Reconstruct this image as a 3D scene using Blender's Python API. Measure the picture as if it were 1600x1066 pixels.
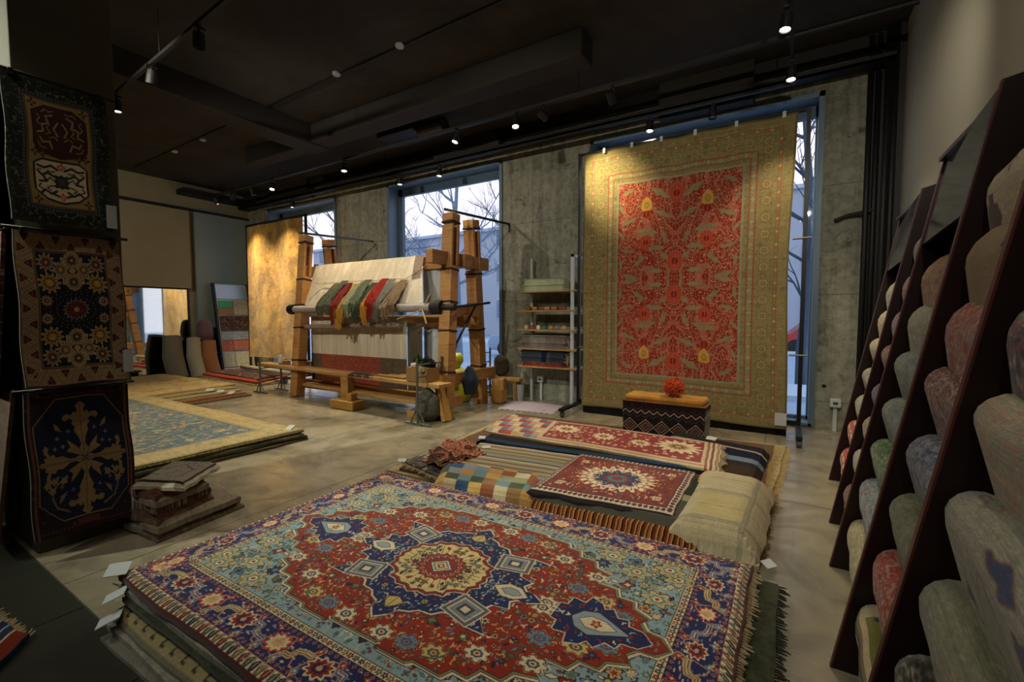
# A carpet showroom at dusk: rug piles, a weaving loom, hanging carpets and a rack of folded rugs.
import bpy, math, random
import numpy as np
from mathutils import Vector, Matrix
sc=bpy.context.scene
for o in list(bpy.data.objects): bpy.data.objects.remove(o)

# ------------------------------------------------------------------ camera
YAW=math.radians(31.6); PITCH=math.atan(38/705); CAM_H=1.4
cam=bpy.data.cameras.new('camera'); camo=bpy.data.objects.new('camera',cam); sc.collection.objects.link(camo)
camo.location=(0,0,CAM_H); camo.rotation_euler=(math.radians(90)-PITCH,0,YAW)
cam.sensor_width=36; cam.lens=36*705/1600; cam.clip_start=.05; cam.clip_end=300
sc.camera=camo
# ------------------------------------------------------------------ sky and exposure
sc.view_settings.view_transform='Standard'; sc.view_settings.look='None'
sc.view_settings.gamma=1; sc.view_settings.use_curve_mapping=False
sc.view_settings.exposure=0.5
sc.cycles.use_denoising=True; sc.cycles.max_bounces=7; sc.cycles.diffuse_bounces=4; sc.cycles.transparent_max_bounces=12
sc.cycles.sample_clamp_indirect=6; sc.cycles.caustics_reflective=False; sc.cycles.caustics_refractive=False
SKY=1.5
w=bpy.data.worlds.new('dusk_sky'); sc.world=w; w.use_nodes=True
nt=w.node_tree; bg=nt.nodes['Background']
tc=nt.nodes.new('ShaderNodeTexCoord'); sx=nt.nodes.new('ShaderNodeSeparateXYZ'); rp=nt.nodes.new('ShaderNodeValToRGB')
nt.links.new(tc.outputs['Generated'],sx.inputs[0]); nt.links.new(sx.outputs[2],rp.inputs[0]); nt.links.new(rp.outputs[0],bg.inputs[0])
e=rp.color_ramp.elements; e[0].position=0.0; e[0].color=(.62,.60,.68,1); e[1].position=.9; e[1].color=(.28,.39,.58,1)
q=rp.color_ramp.elements.new(.28); q.color=(.66,.60,.66,1)
q=rp.color_ramp.elements.new(.5); q.color=(.44,.52,.68,1)
bg.inputs[1].default_value=SKY
# lamp strengths (the fixtures themselves are built further down; pool and wash are added fill)
W_SPOT=130; W_POOL_FILL=41; W_WASH_FILL=200; WARM=(1.0,.80,.52); NEUT=(1.0,.90,.74)
# ------------------------------------------------------------------ woven designs, drawn knot by knot
def hx(s):
    return tuple(int(s[i:i+2],16)/255 for i in (0,2,4))
class Cv:
    def __init__(s,w,h,kw,base):
        s.w,s.h=w,h; s.nx=int(kw); s.ny=int(round(kw*h/w)); s.k=s.nx/w
        s.a=np.zeros((s.ny,s.nx,3)); s.a[:]=hx(base)
        s.sym=[(1,1)]
    def setsym(s,m):
        s.sym={'':[(1,1)],'x':[(1,1),(-1,1)],'y':[(1,1),(1,-1)],'xy':[(1,1),(-1,1),(1,-1),(-1,-1)]}[m]
    def grid(s,x0,y0,x1,y1):
        i0=max(0,int((x0+s.w/2)*s.k)-1); i1=min(s.nx,int((x1+s.w/2)*s.k)+2)
        j0=max(0,int((y0+s.h/2)*s.k)-1); j1=min(s.ny,int((y1+s.h/2)*s.k)+2)
        if i1<=i0 or j1<=j0: return None
        X,Y=np.meshgrid((np.arange(i0,i1)+.5)/s.k-s.w/2,(np.arange(j0,j1)+.5)/s.k-s.h/2)
        return i0,i1,j0,j1,X,Y
    def paint(s,g,m,c): 
        v=s.a[g[2]:g[3],g[0]:g[1]]; v[m]=c if not isinstance(c,str) else hx(c)
    def rect(s,x0,y0,x1,y1,c):
        for fx,fy in s.sym:
            g=s.grid(min(x0*fx,x1*fx),min(y0*fy,y1*fy),max(x0*fx,x1*fx),max(y0*fy,y1*fy))
            if g: s.paint(g,(g[4]*fx>=x0)&(g[4]*fx<=x1)&(g[5]*fy>=y0)&(g[5]*fy<=y1),c)
    def frame(s,d,c):   # everything nearer the edge than d keeps; inside is filled
        s.sym_=s.sym; s.sym=[(1,1)]; s.rect(-s.w/2+d,-s.h/2+d,s.w/2-d,s.h/2-d,c); s.sym=s.sym_
    def poly(s,pts,c,out=None,ow=.006):
        for fx,fy in s.sym:
            P=[(x*fx,y*fy) for x,y in pts]
            xs=[p[0] for p in P]; ys=[p[1] for p in P]
            g=s.grid(min(xs)-ow,min(ys)-ow,max(xs)+ow,max(ys)+ow)
            if not g: continue
            X,Y=g[4],g[5]; m=np.zeros(X.shape,bool)
            for (xa,ya),(xb,yb) in zip(P,P[1:]+P[:1]):
                if ya==yb: continue
                m^=((Y>=min(ya,yb))&(Y<max(ya,yb))&(X<xa+(Y-ya)*(xb-xa)/(yb-ya)))
            if out:
                d=m.copy()
                for _ in range(max(1,int(round(ow*s.k)))):
                    e=d.copy(); e[1:]|=d[:-1]; e[:-1]|=d[1:]; e[:,1:]|=d[:,:-1]; e[:,:-1]|=d[:,1:]; d=e
                s.paint(g,d&~m,out)
            if c: s.paint(g,m,c)
    def full(s,q,c,out=None,ow=.006):
        # a quarter outline from the x axis to the y axis, mirrored into one closed shape
        q=[p for p in q if p!=(0,0)]
        P=q+[(-x,y) for x,y in q[::-1]]+[(-x,-y) for x,y in q]+[(x,-y) for x,y in q[::-1]]
        o=s.sym; s.sym=[(1,1)]; s.poly(P,c,out,ow); s.sym=o
    def ends(s,q,c,out=None,ow=.006):
        # an upper outline running along the x axis, closed below and copied to the other end
        P=q+[(x,-y) for x,y in q[::-1]]
        o=s.sym; s.sym=[(1,1),(-1,1)]; s.poly(P,c,out,ow); s.sym=o
    def line(s,pts,w,c):
        for fx,fy in s.sym:
            for (xa,ya),(xb,yb) in zip(pts,pts[1:]):
                xa_,xb_,ya_,yb_=xa*fx,xb*fx,ya*fy,yb*fy
                g=s.grid(min(xa_,xb_)-w,min(ya_,yb_)-w,max(xa_,xb_)+w,max(ya_,yb_)+w)
                if not g: continue
                dx,dy=xb_-xa_,yb_-ya_; L=dx*dx+dy*dy+1e-12
                t=np.clip(((g[4]-xa_)*dx+(g[5]-ya_)*dy)/L,0,1)
                s.paint(g,(g[4]-xa_-t*dx)**2+(g[5]-ya_-t*dy)**2<(w/2)**2,c)
    def flower(s,cx,cy,r,n,cols,dep=.25,rot=0,asp=1.,p=1.):
        for fx,fy in s.sym:
            g=s.grid(cx*fx-r*1.5*max(1,asp),cy*fy-r*1.5,cx*fx+r*1.5*max(1,asp),cy*fy+r*1.5)
            if not g: continue
            X=(g[4]*fx-cx)/asp; Y=g[5]*fy-cy
            R=(np.abs(X)**(2*p)+np.abs(Y)**(2*p))**(1/(2*p)); T=np.arctan2(Y,X)+rot
            for i,(f,c) in enumerate(cols):
                dd=dep*(1 if i<3 else .4)
                s.paint(g,R<r*f*(1+dd*np.cos(n*T)),c)
    def at(s,x,y):
        return s.a[min(s.ny-1,max(0,int((y+s.h/2)*s.k))),min(s.nx-1,max(0,int((x+s.w/2)*s.k)))]
    def scatter(s,rng,n,on,pal,r0,r1,box,edge,kinds='fldv'):
        on=[np.array(hx(c)) for c in on]
        for _ in range(n):
            x=rng.uniform(box[0],box[1]); y=rng.uniform(box[2],box[3]); r=rng.uniform(r0,r1)
            ok=all(any(np.abs(s.at(x+dx,y+dy)-c).sum()<.02 for c in on) for dx,dy in ((0,0),(-r,-r),(r,r),(-r,r),(r,-r)))
            if not ok: continue
            c1,c2=[pal[i] for i in rng.choice(len(pal),2,replace=False)]; k=kinds[rng.integers(len(kinds))]
            if k=='f': s.flower(x,y,r,rng.integers(4,8),[(1,edge),(.8,c1),(.4,c2)],.3,rng.uniform(0,3))
            elif k=='l':
                a=rng.uniform(0,6.3); u=np.array([math.cos(a),math.sin(a)])*r; v=np.array([-u[1],u[0]])*.45
                o=np.array([x,y]); s.poly([tuple(o-u),tuple(o+v),tuple(o+u),tuple(o-v)],c1,edge,1/s.k)
            elif k=='d': s.flower(x,y,r*.6,4,[(1,edge),(.6,c1)],.2)
            else:
                a=rng.uniform(0,6.3); q=[(x+r*1.3*t*math.cos(a+.9*math.sin(2.5*t)),y+r*1.3*t*math.sin(a+.9*math.sin(2.5*t))) for t in np.linspace(-1,1,7)]
                s.line(q,2.2/s.k,c1)
    def worn(s,rng,amt=.05,row=.03):
        s.a*=1+rng.normal(0,amt,(s.ny,s.nx,1)); s.a*=1+rng.normal(0,row,(s.ny,1,1))
        s.a=np.clip(s.a,0,1); return s.a
def along(cv,d,step,fn):
    """walk the four sides of a border whose centre line is d in from the edge: fn(x,y,tangent,index)"""
    a,b=cv.w/2-d,cv.h/2-d
    for L,M,tx,ty in ((a,b,1,0),(b,a,0,1)):
        n=max(1,int(round(2*L/step)))
        for i in range(n+(1 if tx else 0)):
            t=-L+2*L*(i+(0 if tx else .5))/n
            for sg in (1,-1):
                fn(t if tx else sg*M, sg*M if tx else t,(tx,ty),i)
def heriz():
    R=np.random.default_rng(3)
    red,navy,sky,cream,gold,slate,dk,green,pink='8e2a15','18265a','88a6ae','d9cba8','c8ae6c','6f7f90','2a1d1c','5a6a4a','b0685a'
    c=Cv(2.5,1.64,900,'4a1a1a')
    c.frame(.008,'d9cba8'); 
    # outer guard: slanted leaves on cream
    def g(x,y,t,i):
        col=['7a2418','3e5c50','2a2a40','8a7a4c'][i%4]; w=.019; tx,ty=t
        def q(u,v): return (x+u*tx-v*ty, y+u*ty+v*tx)
        c.poly([q(-.012,-w),q(.002,-w*.8),q(.012,w*.2),q(.008,w),q(-.002,w*.6),q(-.013,-w*.1)],col,'3a2a24',.003)
        c.line([q(-.006,-w*.5),q(.004,w*.6)],.003,'c8b898'); c.line([q(.017,-w),q(.021,0),q(.017,w)],.003,'5a4a38')
    along(c,.027,.036,g)
    c.frame(.046,'8a3a30'); c.frame(.051,navy)
    def scr(x,y,t,i):
        tx,ty=t
        def q(u,v): return (x+u*tx-v*ty, y+u*ty+v*tx)
        w=R.uniform(-.06,.06)
        c.line([q(-.006,w),q(.006,w)],.006,['c09080','8a6a90','d9cba8','6f7f90'][i%4])
    for d in (.075,.1,.13,.16,.18): along(c,d,.022,scr)
    def bd(x,y,t,i):
        tx,ty=t
        def q(u,v): return (x+u*tx-v*ty, y+u*ty+v*tx)
        if i%2==0:
            c.flower(x,y,.043,10,[(1.05,'d9cba8' if i%4 else 'b8402c'),(.82,'8a2418' if i%4 else 'd9cba8'),(.5,'1f2250' if i%4 else 'c8ae6c'),(.25,'d0a080')],.14,asp=1.25 if tx else .8)
        else:
            k=1 if i%4==1 else -1
            P=[q(-.07,-.055*k),q(-.05,-.02*k),q(-.02,-.02*k),q(-.012,.012*k),q(.02,.02*k),q(.05,.02*k),q(.065,.055*k)]
            c.line(P,.026,'c8b078' if i%4==1 else '8f8f9c'); c.line(P,.014,'7a6040' if i%4==1 else '4a4a70'); c.line(P,.005,'d9cba8')
        P=[q(-.13,.0),q(-.1,.045*(1 if i%2 else -1)),q(-.075,.05*(1 if i%2 else -1)),q(-.055,0)]
        c.line(P,.006,'c08a70')
        for u,v,cc in ((-.06,.05,'a03016'),(-.06,-.05,'6f7f90'),(.06,-.06,'c8ae6c')):
            a=q(u,v); c.flower(a[0],a[1],.013,4,[(1,cc),(.4,'d9cba8')],.35)
    along(c,.127,.118,bd)
    for d in (.062,.193): 
        along(c,d,.03,lambda x,y,t,i: c.flower(x,y,.008,4,[(1,'b0685a'),(.4,navy)],.2))
    c.frame(.203,'2a1d1c'); c.frame(.206,cream)
    def g2(x,y,t,i):
        col=['8a2a18','40604c','2a2a50','9a8040'][i%4]
        c.flower(x,y,.011,5,[(1,'4a3a30'),(.75,col),(.3,cream)],.3)
    along(c,.221,.028,g2)
    c.frame(.236,'2a1d1c'); c.frame(.24,sky)
    c.setsym('xy')
    # corner fields: busy flowers on pale blue
    c.scatter(R,330,[sky],[gold,cream,'5c7c84',green,red,navy,slate],.014,.034,(0,1.06,0,.58),dk)
    c.scatter(R,900,[sky],[gold,cream,'6c8c94',green,gold],.012,.024,(.45,1.06,.15,.58),dk,'flvf')
    c.scatter(R,2600,[sky],[gold,cream,'56747c',green,'6c8c94',red],.006,.013,(0,1.06,0,.58),'33454a','flvl')
    for q in ([(.2,.38),(.26,.42),(.33,.40),(.36,.34)],[(.5,.22),(.56,.26),(.62,.24)],[(.44,.44),(.5,.40),(.56,.42)],[(.12,.44),(.18,.48),(.26,.47)],[(.6,.14),(.66,.2),(.74,.19)],[(.82,.13),(.86,.08),(.9,.1)]): c.line(q,.006,'3a5548')
    for x,y in ((.80,.44),(.93,.28),(.66,.52),(.98,.47),(.93,.53)):
        c.flower(x,y,.05,6,[(1,dk),(.93,gold),(.66,sky),(.5,'6a7a5a'),(.36,cream),(.16,red)],.24,x*9,1.2)
    # lozenge field with stepped edge
    st=[(1.04,0),(1.0,.045),(.94,.05),(.91,.09),(.93,.13),(.86,.16),(.85,.2),(.78,.2),(.76,.25),(.68,.25),(.66,.3),(.70,.34),(.62,.36),(.60,.41),(.52,.41),(.5,.46),(.44,.46),(.42,.5),(.3,.5),(.28,.52),(.14,.52),(.12,.50),(0,.50),(0,0)]
    big=[(x+.018 if x else 0,y+.018 if y else 0) for x,y in st]
    c.full(big,cream,dk,.004); 
    c.full([(x+.008 if x else 0,y+.008 if y else 0) for x,y in st],'7d8a6a',dk,.003)
    c.full(st,red,dk,.004)
    # red field flowers
    big_f=[(.62,.18,slate),(.47,.36,cream),(.22,.45,slate),(.75,.15,gold),(.66,.30,cream),(.55,.02,cream),(.34,.44,gold),(.10,.46,cream),(.84,.09,slate)]
    for x,y,cc in big_f:
        c.flower(x,y,.036,7,[(1.06,cream),(1,dk),(.9,cc),(.5,'3c4c60' if cc!=slate else '4a5870'),(.3,cc),(.15,red)],.2,x*7,1.35)
    c.scatter(R,520,[red],[cream,gold,navy,slate,green,'7c8a80'],.011,.021,(0,1.0,0,.5),dk)
    c.scatter(R,1700,[red],[cream,gold,navy,slate,green,'c98a70'],.005,.011,(0,1.03,0,.51),'5a1c10','flvv')
    for q in ([(.55,.34),(.6,.30),(.58,.26),(.64,.22)],[(.3,.48),(.36,.46),(.4,.40),(.46,.41)],[(.56,.1),(.62,.09),(.66,.05),(.72,.08)]):
        c.line(q,.007,'3a5548'); 
    # end palmettes
    pal=[(.60,0),(.60,.05),(.63,.055),(.635,.11),(.69,.10),(.70,.15),(.75,.13),(.77,.10),(.80,.12),(.83,.075),(.87,.085),(.88,.05),(.94,.045),(.98,0)]
    c.ends([(x,y) for x,y in pal],navy,cream,.006)
    c.ends([(.67,0),(.70,.05),(.76,.07),(.82,.04),(.90,0)],'8fa0a8',dk,.004)
    c.ends([(.70,0),(.74,.035),(.80,.03),(.85,0)],cream,navy,.004); c.flower(.77,0,.018,5,[(1,red),(.5,gold)],.3)
    c.scatter(R,120,[navy],[cream,sky,red],.006,.011,(.6,.98,0,.15),'101430','lv')
    # star medallion
    star=[(.53,0),(.47,.035),(.44,.03),(.41,.06),(.43,.10),(.36,.115),(.34,.16),(.37,.21),(.43,.27),(.33,.27),(.27,.245),(.22,.25),(.19,.285),(.13,.29),(.105,.315),(.06,.33),(.045,.37),(0,.41),(0,0)]
    c.full([(x*1.035,y*1.035) for x,y in star],cream,dk,.003)
    c.full(star,navy,'3c4a66',.002)
    c.scatter(R,300,[navy],[cream,slate,red,gold,sky],.010,.018,(0,.45,0,.36),'101430')
    c.scatter(R,500,[navy],[cream,slate,sky],.005,.009,(0,.5,0,.38),'101430','lvf')
    def sq(cx,cy,w,h,rot):
        def r(u,v): return (cx+u*math.cos(rot)-v*math.sin(rot),cy+u*math.sin(rot)+v*math.cos(rot))
        for f,cc in ((1,cream),(.92,'5c6068'),(.72,cream),(.64,'7c858e'),(.38,'3c4048'),(.22,cream)):
            c.poly([r(-w*f,-h*f),r(w*f,-h*f),r(w*f,h*f),r(-w*f,h*f)],cc)
    sq(.29,.195,.085,.068,.25)
    c.ends([(.30,0),(.36,.045),(.42,.04),(.47,0)],cream,dk,.004); c.ends([(.34,0),(.37,.022),(.41,.02),(.44,0)],'8fa0a8',dk,.003)
    c.poly([(0,.27),(.04,.29),(.03,.32),(0,.35)],gold,dk,.004)
    # cream octagon
    octo=[(x*.87,y*.87) for x,y in [(.265,0),(.25,.03),(.265,.05),(.235,.08),(.24,.115),(.19,.13),(.16,.155),(.165,.185),(.12,.19),(.09,.215),(.04,.21),(0,.235),(0,0)]]
    c.full([(x*1.1,y*1.1) for x,y in octo],'6a2030',cream,.005); c.full([(x*1.05,y*1.05) for x,y in octo],red)
    c.full(octo,'d2be84',dk,.004)
    for a in np.linspace(0,math.pi/2,9): 
        c.line([(.11*math.cos(a),.09*math.sin(a)),(.21*math.cos(a+.08),.17*math.sin(a+.08))],.004,'7a6038')
    c.scatter(R,160,['d2be84'],[red,navy,slate,green,cream],.009,.018,(0,.25,0,.21),dk)
    c.setsym('')
    c.flower(0,0,.105,16,[(1,dk),(.96,'8a2a1c'),(.84,'c8785c'),(.76,red),(.5,red)],.07,asp=1.12)
    for a in np.linspace(0,2*math.pi,17)[:-1]: c.flower(.085*math.cos(a),.075*math.sin(a),.010,4,[(1,navy),(.5,cream)],.2)
    for f,cc in ((1,dk),(.93,'b9c6bc'),(.72,'50707a'),(.6,'d2be84'),(.34,'7a2018'),(.18,cream)):
        c.poly([(.066*f,0),(0,.058*f),(-.066*f,0),(0,-.058*f)],cc)
    return c.worn(R,.045,.03)
def garden():
    """tall wall rug: red field of vines on olive gold"""
    R=np.random.default_rng(8); ol,red,ro,gr,cr='8c8056','8c2a1a','a8604c','7f8560','b89878'
    c=Cv(2.5,3.62,560,'6d6038')
    c.frame(.02,ol)
    mot=['7f7048','8a6a48','847c5a','9c9066','74704e']
    c.setsym('xy'); c.scatter(R,1500,[ol],mot,.010,.04,(0,1.25,0,1.8),'83764e','fvld'); c.scatter(R,2500,[ol],mot,.006,.014,(0,1.25,0,1.8),'83764e','fl'); c.setsym('')
    for d,w,cc in ((.12,.012,'9a5038'),(.15,.012,'7f7048'),(.36,.014,'9a5038'),(.43,.014,'8a5a40')):
        for q in ([(-1.25+d,-1.81+d),(1.25-d,-1.81+d),(1.25-d,1.81-d),(-1.25+d,1.81-d),(-1.25+d,-1.81+d)],): c.line(q,w,cc)
    along(c,.255,.19,lambda x,y,t,i:c.flower(x,y,.06,8,[(1,'7c7048'),(.8,'9c8c60'),(.45,'806a48'),(.25,ol)],.15))
    along(c,.135,.05,lambda x,y,t,i:c.flower(x,y,.014,4,[(1,['a06a48','c0a070','708070'][i%3])],.3))
    along(c,.395,.045,lambda x,y,t,i:c.flower(x,y,.018,4,[(1,['a0b0a0','b08a60','8a9a80'][i%3]),(.4,'7a6a50')],.3))
    W,H=.77,1.33
    c.rect(-W,-H,W,H,'8d9078'); c.rect(-W+.03,-H+.03,W-.03,H-.03,red)
    c.setsym('xy')
    box=(0,W-.04,0,H-.04)
    # leaf bands of olive
    for x,y,a,l in ((.2,1.12,.5,.16),(.62,1.18,-.6,.1),(.38,.98,-.1,.13),(.70,.96,1.2,.08),(.16,.84,.4,.13),(.6,.78,-.5,.12),(.36,.62,.15,.15),(.7,.6,.9,.08),(.14,.54,1.4,.1),(.28,.4,.0,.16),(.62,.38,.2,.1),(.12,.28,.8,.1),(.46,.22,-.7,.11),(.7,.2,1.4,.09),(.28,.1,.1,.14),(.58,.03,.2,.12),(.08,.03,1.5,.07)):
        ca,sa=math.cos(a),math.sin(a)
        pts=[(x+ca*u*l-sa*v*l,y+sa*u*l+ca*v*l) for u,v in ((-1,0),(-.5,.22),(-.2,.16),(.1,.36),(.4,.2),(1,.1),(.5,-.1),(.2,-.3),(-.1,-.14),(-.5,-.24))]
        c.poly(pts,'8a8462',ro,.006)
    for x,y,r,k in ((.37,.86,.13,0),(.37,.48,.10,1),(.0,.66,.10,0),(.37,.0,.11,0),(.0,.22,.12,1),(.0,1.1,.12,1)):
        c.flower(x,y,r,10,[(1,ro),(.92,red if k==0 else 'b8442c'),(.5,ro),(.4,'8a2014')],.12,asp=.85)
    for q in ([(0,1.28),(.1,1.15),(.06,1.0),(.18,.9),(.3,1.0),(.37,1.15)],[(0,.9),(.12,.76),(.25,.7),(.37,.72),(.5,.68),(.6,.55),(.7,.5)],[(0,.5),(.1,.42),(.24,.3),(.37,.32),(.52,.3),(.7,.35)],[(.37,1.28),(.37,0)],[(.37,.1),(.2,.16),(.0,.1)],[(0,1.3),(0,0)],[(.14,.72),(.05,.6),(.14,.45),(.06,.34)],[(.5,1.28),(.6,1.1),(.55,.95),(.7,.85)]):
        c.line(q,.012,ro)
    c.scatter(R,4200,[red],['c0705c','c98c74','d0a890','b04a34','c4806a'],.008,.017,box,'8f2414','ffld')
    c.scatter(R,3000,[red],['c0705c','d0a890','8f8c66','b8604a'],.005,.009,box,'962818','fld')
    c.scatter(R,900,[red],['c0705c','b8806a'],.012,.02,box,'8f2414','v')
    g=c.grid(-W+.03,-H+.03,W-.03,H-.03); v=c.a[g[2]:g[3],g[0]:g[1]]; ny,nx=v.shape[:2]
    q=R.random((ny//2+2,nx//2+2)); q=np.kron(q,np.ones((2,2)))[:ny,:nx]; q=(q+q[::-1])/2; q=(q+q[:,::-1])/2
    lo=R.random((ny//36+2,nx//36+2)); lo=np.kron(lo,np.ones((36,36)))[:ny,:nx]; lo=(lo+lo[:,::-1])/2
    isr=np.abs(v-np.array(hx(red))).sum(2)<.02
    v[isr&(q>.60)]=hx('7c2016'); v[isr&(q<.36-.12*lo)]=hx('b8644c'); v[isr&(q<.28-.08*lo)]=hx('97805e')
    f_=vines(R,ny,nx); f_=(f_+f_[::-1]+f_[:,::-1]+f_[::-1,::-1])/4; k_=(f_*9)%1; v[isr&(np.abs(k_-.5)<.13)]=hx('a9705a'); v[isr&(np.abs(k_-.02)<.07)]=hx('8a8462')
    isl=np.abs(v-np.array(hx('8a8462'))).sum(2)<.02; v[isl&(q>.72)]=hx('9c6a52')
    for y in (.98,-1.02):
        c.sym=[(1,1),(-1,1)]
        c.poly([(.37,y+.12),(.31,y+.05),(.30,y-.05),(.33,y-.07),(.41,y-.07),(.44,y-.05),(.43,y+.05)],'cc9a48','a05028',.006)
        c.flower(.37,y,.045,6,[(1,'8f8040'),(.6,'b89048')],.2,asp=.7)
    return c.worn(R,.05,.03)
def dragon():
    R=np.random.default_rng(5); c=Cv(.9,1.3,200,'10140f')
    c.scatter(R,260,['10140f'],['31482c','2c3c38','4a5a34'],.01,.03,(-.45,.45,-.65,.65),'0c100c','vvl')
    c.frame(.015,'26321c'); c.frame(.022,'10140f')
    c.setsym('xy'); c.scatter(R,300,['10140f'],['3a4a2c','5f6a48','2c4044'],.012,.028,(0,.45,0,.65),'0c100c','vvl')
    c.setsym(''); c.frame(.125,'1a2024'); along(c,.14,.03,lambda x,y,t,i:c.rect(x-.009,y-.009,x+.009,y+.009,'4c5a66'))
    c.frame(.158,'5a4526'); c.rect(-.27,-.47,.27,.47,'8f7848')
    c.poly([(-.23,.08),(-.2,.02),(0,-.02),(.2,.02),(.23,.08),(.23,.36),(.12,.43),(-.12,.43),(-.23,.36)],'3a1512','1a0c0a',.008)
    c.poly([(-.22,-.1),(-.16,-.06),(.16,-.06),(.22,-.1),(.22,-.34),(.14,-.4),(0,-.43),(-.14,-.4),(-.22,-.34)],'cbb998','1c1210',.016)
    c.sym=[(1,1),(-1,1)]
    for q in ([(.05,.40),(.09,.385),(.12,.40),(.15,.37)],[(.19,.34),(.17,.31),(.2,.28),(.18,.25)],[(.03,.14),(.06,.17),(.1,.15)],[(.2,.1),(.18,.06),(.13,.05)],[(.12,.3),(.09,.27),(.12,.24),(.09,.2),(.13,.18)]): c.line(q,.009,'a08a64')
    for q in ([(.07,-.23),(.10,-.21),(.12,-.24),(.15,-.22)],[(.06,-.28),(.1,-.29),(.13,-.31),(.1,-.33)],[(.18,-.28),(.2,-.31),(.17,-.33)],[(.2,-.15),(.17,-.15)],[(.06,-.15),(.09,-.16),(.12,-.15)]): c.line(q,.011,'2a2a20')
    for q in ([(.06,.36),(.12,.34),(.1,.28),(.16,.26),(.15,.2),(.2,.18)],[(.08,.06),(.1,.12),(.16,.1),(.18,.14)],[(.02,.3),(.06,.24),(.03,.18)]): c.line(q,.016,'9a8460')
    for q in ([(.03,-.13),(.09,-.1),(.15,-.13),(.2,-.12)],[(.06,-.2),(.12,-.17),(.16,-.2),(.13,-.25),(.19,-.26)],[(.05,-.33),(.1,-.36),(.15,-.33),(.18,-.36)],[(.02,-.38),(.08,-.36)],[(.17,-.2),(.2,-.17)]): c.line(q,.02,'1d2018')
    c.flower(0,-.24,.06,8,[(1,'20241c'),(.5,'4a3c2c')],.1,p=3); c.flower(0,-.38,.03,4,[(1,'a8503a'),(.5,'c8a060')],.3); c.flower(0,-.1,.03,4,[(1,'a8503a'),(.5,'c8a060')],.3)
    for x,y in ((.22,.43),(.22,0),(.22,-.43),(.16,.0)): c.flower(x,y,.026,4,[(1,'3a2418'),(.4,'8f7848')],.5)
    return c.worn(R,.05,.03)
def palmettes():
    R=np.random.default_rng(6); n,bd,cr,go,rd='14161c','8b7658','b8a27c','a88444','6e2a20'
    c=Cv(.92,1.28,230,'3a2c22'); c.frame(.01,bd)
    def f(x,y,t,i):
        tx,ty=t
        def q(u,v): return (x+u*tx-v*ty, y+u*ty+v*tx)
        s=1 if i%2 else -1
        c.line([q(-.06,-.05*s),q(0,.045*s),q(.06,-.05*s)],.022,'b39c78'); c.line([q(-.06,-.05*s),q(0,.045*s),q(.06,-.05*s)],.006,'4c3a2a')
        a=q(0,-.025*s); c.poly([q(-.03,-.05*s),q(0,.005*s),q(.03,-.05*s)],'33281f',rd,.006); c.flower(a[0],a[1],.012,4,[(1,'7a3428')],.3)
    along(c,.08,.12,f)
    c.frame(.15,'4a3426'); c.frame(.158,'806a4c'); c.frame(.165,n)
    c.setsym('xy')
    def palm(x,y,r,c1,c2,a=1.):
        c.flower(x,y,r,11,[(1,cr),(.85,c1),(.55,'3a2a20'),(.42,c2),(.2,cr)],.22,.3,a)
    c.flower(.0,.33,.115,12,[(1,cr),(.88,bd),(.5,go),(.3,'3a2a20'),(.18,cr)],.16,asp=1.35); 
    palm(.1,.34,.055,bd,go); palm(0,.42,.065,bd,'50361f'); palm(0,.235,.062,bd,'50361f')
    palm(.215,.395,.066,bd,rd); palm(.205,.225,.075,go,'c09a3c',1.1); palm(.245,.075,.04,cr,rd); 
    c.setsym(''); c.flower(0,0,.085,16,[(1,'7f7a78'),(.82,'4c1c1a'),(.62,rd),(.36,'5a2420'),(.24,cr)],.12,asp=1.25)
    for a in np.linspace(0,6.283,30)[:-1]:
        for rr in (.13,.17,.2): c.rect(rr*1.3*math.cos(a+rr*9)-.004,rr*math.sin(a+rr*9)*.8-.004,rr*1.3*math.cos(a+rr*9)+.004,rr*math.sin(a+rr*9)*.8+.004,'8f93a0')
    return c.worn(R,.05,.03)
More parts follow.
